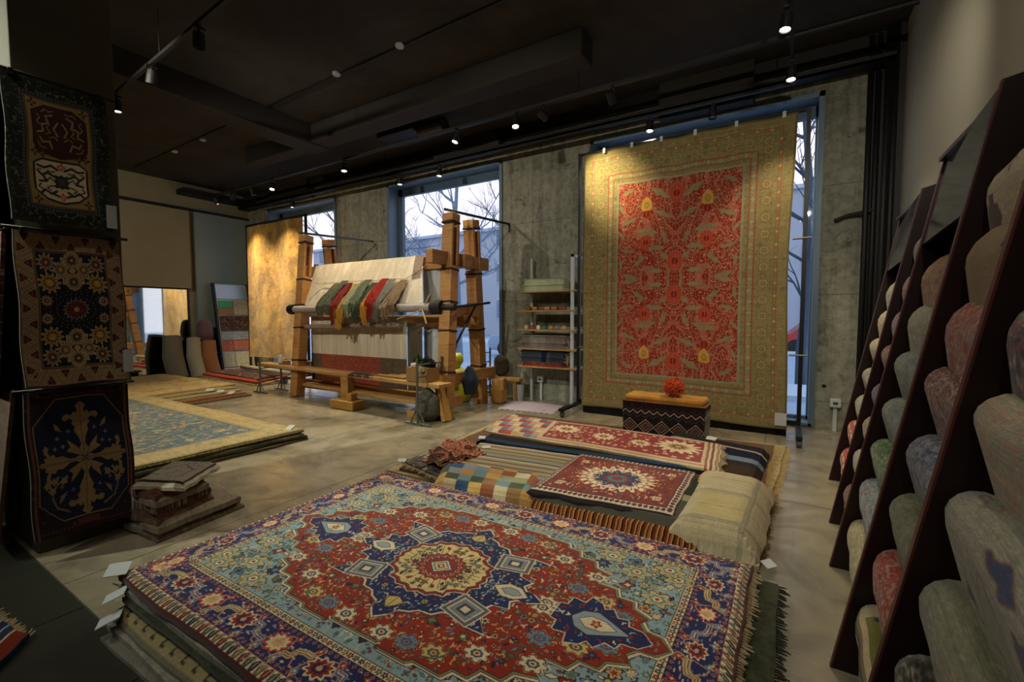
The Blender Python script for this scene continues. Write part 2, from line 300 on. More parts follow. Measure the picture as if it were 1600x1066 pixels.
def bluecross():
    R=np.random.default_rng(7); n,t='141833','917a54'
    c=Cv(.95,1.3,230,'241519'); c.scatter(R,400,['241519'],['4a2a24','33304a','5a4636'],.008,.02,(-.47,.47,-.65,.65),'1a1014','ldf')
    for x in (.44,-.44): c.rect(x-.01,-.65,x+.01,.65,'6e4a40')
    c.poly([(-.4,.35),(-.22,.57),(.22,.57),(.4,.35),(.4,-.35),(.22,-.52),(-.22,-.52),(-.4,-.35)],n,'8a7050',.012)
    along(c,.045,.035,lambda x,y,q,i:c.rect(x-.008,y-.008,x+.008,y+.008,'6a3228'))
    c.setsym('xy')
    c.poly([(0,0),(.03,.05),(.045,.09),(.018,.13),(.03,.19),(.065,.26),(.055,.30),(.085,.33),(.07,.36),(.10,.38),(.14,.36),(.165,.385),(.15,.42),(.11,.425),(.085,.41),(.06,.44),(.035,.42),(.03,.46),(.05,.49),(0,.53)],t)
    c.poly([(0,0),(.05,.03),(.09,.015),(.14,.02),(.2,.06),(.25,.055),(.27,.09),(.30,.075),(.315,.12),(.30,.15),(.33,.17),(.35,.145),(.345,.10),(.325,.07),(.355,.06),(.345,.025),(.385,.02),(.40,0)],t)
    c.line([(0,0),(.0,.5)],.008,'6c5836'); c.line([(0,0),(.38,0)],.008,'6c5836')
    c.poly([(.02,.02),(.06,.12),(.1,.16),(.14,.2),(.12,.12),(.16,.09)],t); c.poly([(.17,.27),(.2,.33),(.24,.37),(.23,.3)],t)
    c.poly([(.25,-.0),(.3,.02),(.26,.03)],t); 
    for x,y in ((.12,.27),(.22,.22),(.18,.14),(.25,.13)): c.flower(x,y,.014,4,[(1,'6f78a0')],.5)
    c.sym=[(1,1),(-1,1)]
    c.line([(.16,-.46),(.26,-.4),(.3,-.3),(.27,-.2),(.22,-.17)],.018,'7f6c4c')
    for x,y in ((.2,-.17),(.28,-.16),(.34,-.19),(.3,-.24)): c.flower(x,y,.03,5,[(1,t)],.25)
    for y in (-.3,-.33,-.36,-.4): 
        for k in range(9): c.rect(.1+k*.032,y+.02*math.sin(k),.116+k*.032,y+.02*math.sin(k)+.006,'4a5484')
    c.rect(-.1,-.6,.1,-.55,'5a2a20')
    return c.worn(R,.05,.03)
def small_medallion():
    R=np.random.default_rng(9); c=Cv(1.15,.80,250,'1c1418'); c.frame(.025,'d2c3ac')
    along(c,.05,.042,lambda x,y,t,i:(c.flower(x,y,.017,4,[(1,'3a1a1c'),(.5,'8a2a24' if i%2 else '26304a')],.05)))
    c.frame(.075,'241a20'); c.frame(.085,'7c2218')
    c.setsym('xy'); c.scatter(R,260,['7c2218'],['d8c8a8','c49050','26304a','8c4a30'],.01,.02,(0,.49,0,.32),'3a1210')
    c.setsym('')
    c.flower(0,0,.2,22,[(1,'d8c8a8'),(.86,'7c2218'),(.8,'d8c8a8'),(.7,'7c2218')],.12,asp=1.4)
    c.flower(0,0,.15,10,[(1,'d8c8a8'),(.9,'24385c'),(.55,'8a2218'),(.4,'3c7078'),(.22,'8a2218')],.18,asp=1.35)
    c.setsym('xy')
    for a in np.linspace(.1,1.5,6): c.line([(.2*math.cos(a),.14*math.sin(a)),(.33*math.cos(a),.22*math.sin(a))],.012,'e0d2b4')
    c.scatter(R,90,['24385c'],['d8c8a8','8a2218','3c7078'],.01,.02,(0,.2,0,.14),'141828')
    for x,y in ((.4,.22),): c.rect(x-.03,y-.03,x+.03,y+.03,'d8c8a8'); c.rect(x-.02,y-.02,x+.02,y+.02,'7c2218'); c.flower(x,y,.014,4,[(1,'d8c8a8')],.4)
    return c.worn(R,.05,.03)
def flower_runner():
    R=np.random.default_rng(10); c=Cv(3.0,.9,470,'c6b394')
    c.frame(.03,'8a3c38'); c.frame(.04,'c2b090')
    c.rect(-1.5,-.45,-.75,.45,'b8a88a')
    cols=['8c8f96','b8a88a','a8443a','c8b898','60708a','b89868','8a3c38']
    for i in range(8):
        for j in range(8): c.rect(-1.48+i*.1,-.44+j*.11,-1.38+i*.1,-.33+j*.11,cols[(i*3+j*5)%7])
    c.rect(-.62,-.36,1.32,.36,'8a2c2e')
    for x,y,r in ((-.4,.1,.16),(.15,0,.12),(.62,-.02,.1),(1.05,.05,.2)):
        c.flower(x,y,r,14,[(1,'d8c8a8'),(.5,'a8885a'),(.3,'5a4a34'),(.16,'c8a878')],.18,asp=1.15)
    c.scatter(R,500,['8a2c2e'],['d8c8a8','c09a84','c8a878'],.02,.045,(-.62,1.3,-.36,.36),'6a2020','ffl')
    for i,cc in enumerate(('8a5a4a','cdbb98','6e3f3a','d0c09c','9a7a5c')): c.rect(1.36+i*.025,-.45,1.385+i*.025,.45,cc)
    return c.worn(R,.04,.03)
def patchwork():
    R=np.random.default_rng(11); cols=['7f8f98','c0a05c','8a9470','8a6a44','2f4f78','b0884a','c6b896','3f5038','8a5438','6a8a92']
    c=Cv(1.0,.8,200,'b0a080')
    for i in range(8):
        for j in range(5): c.rect(-.5+i*.125,-.4+j*.16,-.5+i*.125+.125,-.4+j*.16+.16,cols[int(R.integers(10))])
    return c.worn(R,.04,.03)
def bench_kilim():
    R=np.random.default_rng(12); c=Cv(1.05,.62,210,'231517')
    for k in range(5):
        x=-.42+k*.21
        for r,cc in ((.115,'b9ab98'),(.1,'231517'),(.088,'5c2a26'),(.066,'b9ab98'),(.056,'33201f'),(.03,'a06a54'),(.016,'231517')):
            c.poly([(x-r,-.12),(x,-.12+r*1.15),(x+r,-.12),(x,-.12-r*1.15)],cc)
    for y,cc in ((.13,'c9bba4'),(.19,'57302c'),(.06,'3f4a44')):
        c.line([(-.53+i*.0525,y+(.03 if i%2 else -.03)) for i in range(22)],.012,cc)
    c.line([(-.53+i*.0525,-.28+(.02 if i%2 else -.02)) for i in range(22)],.01,'b9ab98')
    c.scatter(R,120,['231517'],['7c4a3c','5a6a60','9c8c78'],.008,.016,(-.52,.52,-.3,.3),'231517','ld')
    return c.worn(R,.05,.03)
def blue_garden():
    R=np.random.default_rng(13); b='b3a374'; f='5f7480'
    c=Cv(4.1,2.0,560,'8d8050'); c.frame(.03,b)
    c.scatter(R,1700,[b],['a39060','c4a870','8f8a68','c49a60','94917a'],.02,.06,(-2.05,2.05,-1,1),'9c8c5c','fvl')
    c.frame(.30,'a08c58'); c.frame(.33,f)
    c.scatter(R,1500,[f],['b3a374','8c977f','c4a070','4a5f70','a8a888'],.03,.09,(-1.8,1.8,-.75,.75),'6c7c7c','fvlv')
    c.scatter(R,3000,[f],['b3a374','8c977f','c4a070','44566a'],.012,.03,(-1.8,1.8,-.75,.75),'66787c','fvlv')
    return c.worn(R,.06,.04)
def vines(R,ny,nx):
    f=np.zeros((ny,nx))
    for n,w in ((4,1.),(8,.5),(15,.22)):
        g=R.random((n+2,n+2)); y=np.linspace(0,n,ny); x=np.linspace(0,n,nx); yi=y.astype(int); xi=x.astype(int); fy=(y-yi)[:,None]; fx=(x-xi)[None]; fy=fy*fy*(3-2*fy); fx=fx*fx*(3-2*fx)
        a=g[yi][:,xi]; b=g[yi][:,xi+1]; c=g[yi+1][:,xi]; d=g[yi+1][:,xi+1]; f+=w*((a*(1-fx)+b*fx)*(1-fy)+(c*(1-fx)+d*fx)*fy)
    return f
def roll_cloth(seed,base,pal,edge,kinds='fvl',n=160,r=(.02,.06),marks=None):
    R=np.random.default_rng(seed); c=Cv(1.0,.9,110,base)
    c.scatter(R,n,[base],pal,r[0],r[1],(-.5,.5,-.45,.45),edge,kinds)
    c.scatter(R,n*3,[base],pal,r[0]*.35,r[0]*.8,(-.5,.5,-.45,.45),edge,kinds)
    field=vines(R,c.ny,c.nx); v_=(field*5)%1; base_=c.a.copy()
    m1=np.abs(v_-.5)<.10; m2=np.abs(v_-.02)<.07; c.a[m1]=c.a[m1]*.2+np.array(hx(pal[0]))*.8; c.a[m2]=c.a[m2]*.3+np.array(hx(pal[1]))*.7; m3=np.abs((field*11)%1-.5)<.06; c.a[m3]=c.a[m3]*.5+np.array(hx(edge))*.5
    if marks:
        for x,y,q,cc in marks: c.poly([(x+u*q,y+v*q) for u,v in ((-1,-.2),(-.4,.3),(.1,.9),(.5,.2),(1,.3),(.6,-.5),(0,-.3),(-.3,-.9))],cc,'6e3a34',.01)
    for _ in range(1):
        a=c.a; a[1:-1,1:-1]=(a[1:-1,1:-1]*2+a[:-2,1:-1]+a[2:,1:-1]+a[1:-1,:-2]+a[1:-1,2:])/6
    return c.worn(R,.06,.04)
# ------------------------------------------------------------------ materials
def mixc(nt,fac,a,b,mode='MIX'):
    m=nt.nodes.new('ShaderNodeMix'); m.data_type='RGBA'; m.blend_type=mode
    for i,v in ((0,fac),(6,a),(7,b)):
        if hasattr(v,'default_value') or hasattr(v,'is_linked'): nt.links.new(v,m.inputs[i])
        elif i==0: m.inputs[0].default_value=v
        else: m.inputs[i].default_value=v
    return m.outputs[2]
def lin(h):
    if not isinstance(h,str): return (*h[:3],1)
    return tuple(((c/12.92) if c<=.04045 else ((c+.055)/1.055)**2.4) for c in hx(h))+(1,)
def noise(nt,sc_,vec=None,det=3,rough=.6,dist=0):
    n=nt.nodes.new('ShaderNodeTexNoise'); n.inputs['Scale'].default_value=sc_; n.inputs['Detail'].default_value=det; n.inputs['Roughness'].default_value=rough; n.inputs['Distortion'].default_value=dist
    if vec is not None: nt.links.new(vec,n.inputs['Vector'])
    return n.outputs[0]
def ramp(nt,v,stops):
    r=nt.nodes.new('ShaderNodeValToRGB'); e=r.color_ramp.elements
    e[0].position=stops[0][0]; e[0].color=lin(stops[0][1]); e[1].position=stops[-1][0]; e[1].color=lin(stops[-1][1])
    for p,c in stops[1:-1]: q=e.new(p); q.color=lin(c)
    nt.links.new(v,r.inputs[0]); return r.outputs[0]
def scaled(nt,s,loc=(0,0,0),rot=(0,0,0),which='Object'):
    t=nt.nodes.new('ShaderNodeTexCoord'); m=nt.nodes.new('ShaderNodeMapping'); m.inputs[3].default_value=s; m.inputs[1].default_value=loc; m.inputs[2].default_value=rot
    nt.links.new(t.outputs[which],m.inputs[0]); return m.outputs[0]
def new(name,rough=.6,metal=0,spec=.5):
    m=bpy.data.materials.new(name); m.use_nodes=True; nt=m.node_tree; b=nt.nodes['Principled BSDF']
    b.inputs['Roughness'].default_value=rough; b.inputs['Metallic'].default_value=metal; b.inputs['Specular IOR Level'].default_value=spec
    return m,nt,b
def bump(nt,b,h,st=.3,d=.01):
    n=nt.nodes.new('ShaderNodeBump'); n.inputs['Strength'].default_value=st; n.inputs['Distance'].default_value=d
    nt.links.new(h,n.inputs['Height']); nt.links.new(n.outputs[0],b.inputs['Normal'])
_M={}
def plain(name,c1,c2=None,rough=.6,metal=0,s=8,bst=.1,spec=.5,det=3):
    if name in _M: return _M[name]
    m,nt,b=new(name,rough,metal,spec); v=noise(nt,s,scaled(nt,(1,1,1)),det)
    nt.links.new(mixc(nt,v,lin(c1),lin(c2 or c1)),b.inputs['Base Color'])
    if bst: bump(nt,b,noise(nt,s*8,scaled(nt,(1,1,1))),bst,.005)
    _M[name]=m; return m
def emit(name,c,st):
    m,nt,b=new(name); b.inputs['Emission Color'].default_value=lin(c); b.inputs['Emission Strength'].default_value=st; b.inputs['Base Color'].default_value=lin(c); return m
def wood(name,c1,c2,s=(3,3,30),rough=.55):
    m,nt,b=new(name,rough); vec=scaled(nt,s); v=noise(nt,1.2,vec,5,.65,.6)
    col=ramp(nt,v,[(.3,c1),(.55,c2),(.72,c1)]); dirt=noise(nt,2.5,scaled(nt,(1,1,1)),4)
    nt.links.new(mixc(nt,dirt,col,mixc(nt,.55,col,lin('3a2614'))),b.inputs['Base Color']); bump(nt,b,v,.25,.004); return m
_img={}
def woven(name,arr,rough=.95,nbump=900,tint=1.0,uvs=None,bst=.35):
    """cloth whose knots come from a design worked out above"""
    m,nt,b=new(name,rough,0,.08); h,w_=arr.shape[:2]
    im=bpy.data.images.new(name+'_design',w_,h); px=np.ones((h,w_,4),np.float32); px[...,:3]=arr; im.pixels.foreach_set(px.ravel()); im.update(); im.pack()
    t=nt.nodes.new('ShaderNodeTexImage'); t.image=im; t.interpolation='Linear'
    u=nt.nodes.new('ShaderNodeUVMap'); u.uv_map='UVMap'; vec=u.outputs[0]
    if uvs:
        mp=nt.nodes.new('ShaderNodeMapping'); mp.inputs[3].default_value=(*uvs,1); nt.links.new(vec,mp.inputs[0]); vec=mp.outputs[0]
    nt.links.new(vec,t.inputs[0])
    v=noise(nt,7,scaled(nt,(1,1,1)),4); f=noise(nt,nbump*.35,scaled(nt,(1,1,1)),2)
    c=mixc(nt,.5,t.outputs[0],mixc(nt,v,lin((.45*tint,)*3),lin((1.25*tint,1.2*tint,1.15*tint))),'MULTIPLY')
    c=mixc(nt,.35,c,mixc(nt,f,lin((.35,)*3),lin((1.3,)*3)),'MULTIPLY')
    nt.links.new(c,b.inputs['Base Color']); b.inputs['Sheen Weight'].default_value=.15; b.inputs['Sheen Roughness'].default_value=.6
    bump(nt,b,f,bst,.004); return m
def cloth(name,c1,c2,s=(40,40,40),rough=.95,ns=1.,bst=.4,c3=None):
    if name in _M: return _M[name]
    m,nt,b=new(name,rough,0,.08); v=noise(nt,ns,scaled(nt,s),4,.7)
    col=ramp(nt,v,[(.35,c1),(.5,c3 or c2),(.66,c2)] if c3 else [(.38,c1),(.62,c2)])
    nt.links.new(col,b.inputs['Base Color']); b.inputs['Sheen Weight'].default_value=.15
    bump(nt,b,noise(nt,260,scaled(nt,(1,1,1))),bst,.004); _M[name]=m; return m
def stripes(name,cols,axis=0,freq=1.,soft=False,which='UV',warp=.02):
    m,nt,b=new(name,.95,0,.08)
    t=nt.nodes.new('ShaderNodeTexCoord'); sx=nt.nodes.new('ShaderNodeSeparateXYZ'); nt.links.new(t.outputs[which],sx.inputs[0])
    n=noise(nt,6,scaled(nt,(1,1,1)))
    ma=nt.nodes.new('ShaderNodeMath'); ma.operation='MULTIPLY_ADD'; nt.links.new(n,ma.inputs[0]); ma.inputs[1].default_value=warp; nt.links.new(sx.outputs[axis],ma.inputs[2])
    mf=nt.nodes.new('ShaderNodeMath'); mf.operation='MULTIPLY'; mf.inputs[1].default_value=freq; nt.links.new(ma.outputs[0],mf.inputs[0])
    fr=nt.nodes.new('ShaderNodeMath'); fr.operation='FRACT'; nt.links.new(mf.outputs[0],fr.inputs[0])
    r=nt.nodes.new('ShaderNodeValToRGB'); r.color_ramp.interpolation='LINEAR' if soft else 'CONSTANT'; e=r.color_ramp.elements
    tot=sum(w for w,_ in cols); p=0
    for i,(w_,c) in enumerate(cols):
        if i<2: el=e[i]; el.position=p/tot
        else: el=e.new(p/tot)
        el.color=lin(c); p+=w_
    nt.links.new(fr.outputs[0],r.inputs[0])
    f=noise(nt,300,scaled(nt,(1,1,1)),2)
    nt.links.new(mixc(nt,.4,r.outputs[0],mixc(nt,f,lin((.3,)*3),lin((1.3,)*3)),'MULTIPLY'),b.inputs['Base Color']); bump(nt,b,f,.4,.004); return m
# ------------------------------------------------------------------ geometry
class MB:
    def __init__(s): s.v=[];s.f=[];s.uv=[]
    def add(s,V,F,UV=None):
        n=len(s.v); s.v+= [tuple(p) for p in V]; s.f+=[tuple(i+n for i in f) for f in F]
        s.uv+= UV if UV else [None]*len(F); return s
    def box(s,c,d,M=None):
        x,y,z=d[0]/2,d[1]/2,d[2]/2
        V=[Vector((a*x,b*y,e*z)) for a in(-1,1) for b in(-1,1) for e in(-1,1)]
        if M is not None: V=[M@v for v in V]
        V=[v+Vector(c) for v in V]
        F=[(0,1,3,2),(4,6,7,5),(0,4,5,1),(2,3,7,6),(0,2,6,4),(1,5,7,3)]
        U=[[(0,0),(0,1),(1,1),(1,0)],[(0,0),(1,0),(1,1),(0,1)],[(0,0),(1,0),(1,1),(0,1)],[(0,0),(0,1),(1,1),(1,0)],[(0,0),(0,1),(1,1),(1,0)],[(0,0),(1,0),(1,1),(0,1)]]
        return s.add(V,F,U)
    def b2(s,x0,x1,y0,y1,z0,z1): return s.box(((x0+x1)/2,(y0+y1)/2,(z0+z1)/2),(x1-x0,y1-y0,z1-z0))
    def beam(s,a,b,w,d,side=(1,0,0)):
        a,b=Vector(a),Vector(b); z=(b-a).normalized(); x=Vector(side); x=(x-z*x.dot(z)).normalized(); y=z.cross(x)
        return s.box((a+b)/2,(w,d,(b-a).length),Matrix((x,y,z)).transposed())
    def tube(s,pts,r,n=8,cap=True,close=False):
        pts=[Vector(p) for p in pts]; R=r if isinstance(r,(list,tuple)) else [r]*len(pts); V=[];F=[]
        up=None
        for i,p in enumerate(pts):
            t=(pts[min(i+1,len(pts)-1)]-pts[max(i-1,0)]).normalized()
            if up is None:
                up=Vector((0,0,1)) if abs(t.z)<.9 else Vector((1,0,0))
            x=(up-t*up.dot(t)).normalized(); up=x; y=t.cross(x)
            for k in range(n):
                a=2*math.pi*k/n; V.append(p+(x*math.cos(a)+y*math.sin(a))*R[i])
        for i in range(len(pts)-1):
            for k in range(n): F.append((i*n+k,i*n+(k+1)%n,(i+1)*n+(k+1)%n,(i+1)*n+k))
        if cap: F+= [tuple(range(n))[::-1],tuple(range((len(pts)-1)*n,len(pts)*n))]
        return s.add(V,F)
    def prism(s,poly,vec,n0=None):
        """polygon of 3-D points pushed along vec"""
        P=[Vector(p) for p in poly]; v=Vector(vec); n=len(P)
        return s.add(P+[p+v for p in P],[tuple(range(n))[::-1],tuple(range(n,2*n))]+[(i,(i+1)%n,n+(i+1)%n,n+i) for i in range(n)])
    def lathe(s,prof,c,n=20,M=None):
        V=[];F=[]
        for r,z in prof:
            for k in range(n):
                a=2*math.pi*k/n; v=Vector((r*math.cos(a),r*math.sin(a),z)); V.append((M@v if M is not None else v)+Vector(c))
        for i in range(len(prof)-1):
            for k in range(n): F.append((i*n+k,i*n+(k+1)%n,(i+1)*n+(k+1)%n,(i+1)*n+k))
        F+=[tuple(range(n))[::-1],tuple(range((len(prof)-1)*n,len(prof)*n))]
        return s.add(V,F)
    def sphere(s,c,r,n=14,m=9,sq=(1,1,1)):
        return s.lathe([(max(1e-4,r*math.sin(math.pi*i/m)),-r*math.cos(math.pi*i/m)) for i in range(m+1)],c,n,Matrix.Diagonal(sq))
col=sc.collection
def O(name,mb,mat,parent=None,smooth=False,bevel=0,**props):
    me=bpy.data.meshes.new(name); me.from_pydata(mb.v,[],mb.f)
    uvl=me.uv_layers.new(name='UVMap'); k=0
    flat=[]
    for f,u in zip(mb.f,mb.uv):
        flat+= [c for p in (u or [(0,0)]*len(f)) for c in p]
    uvl.data.foreach_set('uv',flat)
    me.materials.append(mat); me.update()
    if smooth: me.polygons.foreach_set('use_smooth',[True]*len(me.polygons))
    o=bpy.data.objects.new(name,me); col.objects.link(o)
    if parent is not None:
        q=parent; off=Vector((0,0,0))
        while q is not None: off+=Vector(q.location); q=q.parent
        for v in me.vertices: v.co-=off
        o.parent=parent
    else:
        xs=[v.co for v in me.vertices]; 
        if props.get('category'):
            c=Vector(((min(p.x for p in xs)+max(p.x for p in xs))/2,(min(p.y for p in xs)+max(p.y for p in xs))/2,min(p.z for p in xs)))
            for v in me.vertices: v.co-=c
            o.location=c
    if bevel:
        b=o.modifiers.new('edge','BEVEL'); b.width=bevel; b.segments=2; b.limit_method='ANGLE'
    for k_,v_ in props.items(): o[k_]=v_
    return o
def T(name,label,cat,loc=(0,0,0),group=None):
    o=bpy.data.objects.new(name,None); col.objects.link(o); o.location=loc; o['label']=label; o['category']=cat; o.empty_display_size=.1
    if group: o['group']=group
    return o
def copy_thing(o,loc,label=None,rot=None):
    c=o.copy(); col.objects.link(c); c.location=loc
    if rot is not None: c.rotation_euler=rot
    if label: c['label']=label
    for ch in list(o.children):
        d=ch.copy(); col.objects.link(d); d.parent=c
        for g in list(ch.children):
            h=g.copy(); col.objects.link(h); h.parent=d
    return c
def wav(x,y,s):
    return (math.sin(x*2.3+s*1.7)*.5+math.sin(y*3.1+s*2.9+x)*.3+math.sin((x+y)*7.3+s)*.2)
paper=plain('tag_paper','b9bfc2','a7aeb2',.7,0,30,0)
pm,pnt,pb=new('printed_tag',.7); 
_t=pnt.nodes.new('ShaderNodeTexCoord'); _w=pnt.nodes.new('ShaderNodeTexWave'); _w.bands_direction='Y'; _w.inputs['Scale'].default_value=5; _w.inputs['Distortion'].default_value=.0
pnt.links.new(_t.outputs['UV'],_w.inputs[0]); pnt.links.new(ramp(pnt,_w.outputs[0],[(.0,'8d959b'),(.25,'b9c0c4'),(1,'c3c9cc')]),pb.inputs['Base Color'])
def surface(f,nu,nv,th,uvf=None,uv_side=None):
    """a slab whose top is f(u,v), thickness th downwards"""
    mb=MB(); V=[];n1=nu+1
    top=[[Vector(f(i/nu,j/nv)) for i in range(nu+1)] for j in range(nv+1)]
    for j in range(nv+1):
        for i in range(nu+1): V.append(top[j][i])
    for j in range(nv+1):
        for i in range(nu+1): p=top[j][i]; V.append(p-Vector((0,0,th)) if not callable(th) else th(p,i/nu,j/nv))
    N=(nu+1)*(nv+1); F=[];U=[]
    g=uvf or (lambda u,v:(u,v))
    for j in range(nv):
        for i in range(nu):
            a=j*n1+i; F.append((a,a+1,a+1+n1,a+n1)); U.append([g(i/nu,j/nv),g((i+1)/nu,j/nv),g((i+1)/nu,(j+1)/nv),g(i/nu,(j+1)/nv)])
            F.append((N+a,N+a+n1,N+a+1+n1,N+a+1)); U.append([g(i/nu,j/nv),g(i/nu,(j+1)/nv),g((i+1)/nu,(j+1)/nv),g((i+1)/nu,j/nv)])
    def side(a,b,ua,ub): F.append((a,b,b+N,a+N)[::-1]); U.append([ua,ub,ub,ua][::-1])
    e=.003
    for i in range(nu):
        side(i+1,i,g((i+1)/nu,e),g(i/nu,e)); a=nv*n1+i; side(a,a+1,g(i/nu,1-e),g((i+1)/nu,1-e))
    for j in range(nv):
        a=j*n1; side(a,a+n1,g(e,j/nv),g(e,(j+1)/nv)); b=j*n1+nu; side(b+n1,b,g(1-e,(j+1)/nv),g(1-e,j/nv))
    mb.add(V,F,U); return mb
RUG_ID=[0]
def rug(name,label,P,z,th,mat,nx=24,ny=16,amp=.004,group=None,fringe='',fcol=None,tag=None,edge=.012,droop=0,uvf=None,cat='rug',dr=.06,part='pile',zf=None,flen=.05,selv=None):
    """P: corners (u0v0,u1v0,u1v1,u0v1) as x,y ; z top height; fringe sides among 'WENS' (u=0,u=1,v=1,v=0)"""
    RUG_ID[0]+=1; s=RUG_ID[0]
    cx=sum(p[0] for p in P)/4; cy=sum(p[1] for p in P)/4
    A,B,C_,D=[Vector((p[0],p[1],0)) for p in P]
    def f(u,v):
        p=(A*(1-u)+B*u)*(1-v)+(D*(1-u)+C_*u)*v
        ex=edge*wav(v*9,u*3,s)*(1 if u in(0,1) else .3); ey=edge*wav(u*9,v*3,s+5)*(1 if v in(0,1) else .3)
        p.x+=ex; p.y+=ey; d=min(u*(B-A).length,(1-u)*(B-A).length,v*(D-A).length,(1-v)*(D-A).length)
        p.z=z+amp*wav(p.x*1.5,p.y*1.5,s)-(droop*max(0,1-d/dr)**2)-(.35*th*max(0,1-d/.015))
        if zf: p.z+=zf(u,v)
        return p
    t=T(name,label,cat,(cx,cy,z-th),group)
    O(part,surface(f,nx,ny,th,uvf),mat,t,smooth=False)
    for sd in fringe:
        mb=MB(); L={'W':(D-A).length,'E':(C_-B).length,'N':(C_-D).length,'S':(B-A).length}[sd]; n=int(L/.016); R=random.Random(s*7+ord(sd))
        outv={'W':(A-B),'E':(B-A),'N':(D-A),'S':(A-D)}[sd].normalized()
        for k in range(n):
            q=(k+.5)/n; p=f(*{'W':(0,q),'E':(1,q),'N':(q,1),'S':(q,0)}[sd]); p.z-=th*.45
            l=flen*R.uniform(.6,1.2); sw=Vector((R.uniform(-.3,.3),R.uniform(-.3,.3),0)); e1=p+(outv+sw)*l*.5; e1.z-=min(.01,droop*.2+.002); e2=p+(outv+sw)*l; e2.z-=.006+droop*.3
            mb.tube([p-outv*.004,e1,e2],[.0035,.0045,.0025],3)
        O('fringe',mb,fcol or cotton,t,kind='stuff')
    if tag:
        (tx,ty,tz,ang,tw,thh)=tag; mb=MB(); M=Matrix.Rotation(ang,3,'Z')@Matrix.Rotation(.35,3,'X'); mb.box((tx,ty,tz),(tw*.58,thh*.58,.003),M); O('price_tag',mb,pm,t,label='white printed tag')
    return t
def rectP(x0,x1,y0,y1,rot=0):
    cx,cy=(x0+x1)/2,(y0+y1)/2; c,s=math.cos(rot),math.sin(rot)
    return [(cx+(x-cx)*c-(y-cy)*s,cy+(x-cx)*s+(y-cy)*c) for x,y in((x0,y0),(x1,y0),(x1,y1),(x0,y1))]
cotton=plain('cotton_fringe','b3a27e','8d7c5c',.9,0,40,0)
black=plain('black_metal','0b0c0e','16181b',.45,.3,20,0); blk=plain('black_paint','060607','0d0d0e',.6,0,10,0)
steel=plain('grey_steel','5b5f5c','7b7f7a',.4,.7,30,0); white_metal=plain('white_lacquer','c5cbcc','aab2b3',.45,0,8,0)

# ================================================================== THE ROOM
XL,XR,YW,ZC=-12.5,1.0,6.75,4.6
YB=-3.2
# floor: polished concrete
m,nt,b=new('polished_concrete',.3,0,.45)
n1=noise(nt,.55,scaled(nt,(1,1,1)),6,.62,1.6); n2=noise(nt,2.2,scaled(nt,(1,1,1),(4,2,0)),6,.7,2.2); n3=noise(nt,60,scaled(nt,(1,1,1)),2)
c=ramp(nt,n1,[(.3,'4a483e'),(.44,'7a7462'),(.58,'a09780'),(.72,'66614f')])
c=mixc(nt,.36,c,ramp(nt,n2,[(.36,'454237'),(.48,'86806c'),(.62,'aaa188')])); c=mixc(nt,.12,c,n3,'MULTIPLY')
nt.links.new(c,b.inputs['Base Color']); nt.links.new(ramp(nt,n2,[(.3,(.36,.36,.36)),(.7,(.16,.16,.16))]),b.inputs['Roughness']); bump(nt,b,n2,.05,.01)
floor_m=m
mb=MB(); mb.b2(XL-.3,XR+.3,.72,YW+.35,-.12,0); fl=O('floor',mb,floor_m,kind='structure')
# saw-cut joints of the slab
jm=plain('joint_dark','2b2820','39352a',.9,0,20,0); mb=MB()
for x in (-9.2,-6.2,-3.2,-.2): mb.b2(x-.003,x+.003,.72,YW,-.002,.0006)
mb.b2(XL,XR,3.95,3.956,-.002,.0006); O('joint',mb,jm,fl,kind='stuff')
# dark slate tiles of the walkway, a piece each
slate=plain('slate_tile','23251f','32342c',.42,0,2.2,.06,.4); mortar=plain('tile_joint','4a4a40','3a3a32',.9,0,20,0)
mb=MB(); mb.b2(XL-.3,XR+.3,YB,.72,-.12,-.006); O('tile_bed',mb,mortar,fl)
random.seed(4)
tile=None
for i in range(15):
    for j in range(5):
        x1=-1.36-i*.75+.75*1; y1=.716-j*.75
        if tile is None:
            mb=MB(); mb.box((0,0,-.004),(.744,.744,.012)); tile=O('tile',mb,slate,fl,bevel=.002); t_=tile
        else: t_=tile.copy(); col.objects.link(t_)
        t_.location=(x1-.375,y1-.375,random.uniform(-.0006,.0006))
# concrete walls
m,nt,b=new('board_marked_concrete',.85,0,.2)
big=noise(nt,.9,scaled(nt,(1,1,.8)),6,.65,.8); streak=noise(nt,1,scaled(nt,(7,7,.5)),5,.7); fine=noise(nt,14,scaled(nt,(1,1,1)),5,.7)
c=ramp(nt,big,[(.3,'55574a'),(.45,'85877a'),(.6,'a2a292'),(.74,'67634f')]); c=mixc(nt,.55,c,ramp(nt,streak,[(.34,'45463b'),(.48,'8a8b7c'),(.66,'a9a998')])); c=mixc(nt,.35,c,ramp(nt,fine,[(.38,'45463b'),(.6,'9c9c8e')]))
bk=nt.nodes.new('ShaderNodeTexBrick'); bk.inputs['Scale'].default_value=1; bk.inputs['Mortar Size'].default_value=.006; bk.inputs['Brick Width'].default_value=1.25; bk.inputs['Row Height'].default_value=1.32; bk.offset=0; bk.inputs['Color1'].default_value=(1,1,1,1); bk.inputs['Color2'].default_value=(.86,.86,.84,1); bk.inputs['Mortar'].default_value=(.45,.43,.38,1)
nt.links.new(scaled(nt,(1,1,1),(0,.35,0),(math.radians(90),0,0)),bk.inputs[0]); c=mixc(nt,.8,c,bk.outputs[0],'MULTIPLY')
crk=noise(nt,2.3,scaled(nt,(1,1,1),(9,0,3)),7,.8,.5); c=mixc(nt,ramp(nt,crk,[(.58,(0,0,0)),(.66,(.85,.85,.85))]),c,lin('3f3c30'))
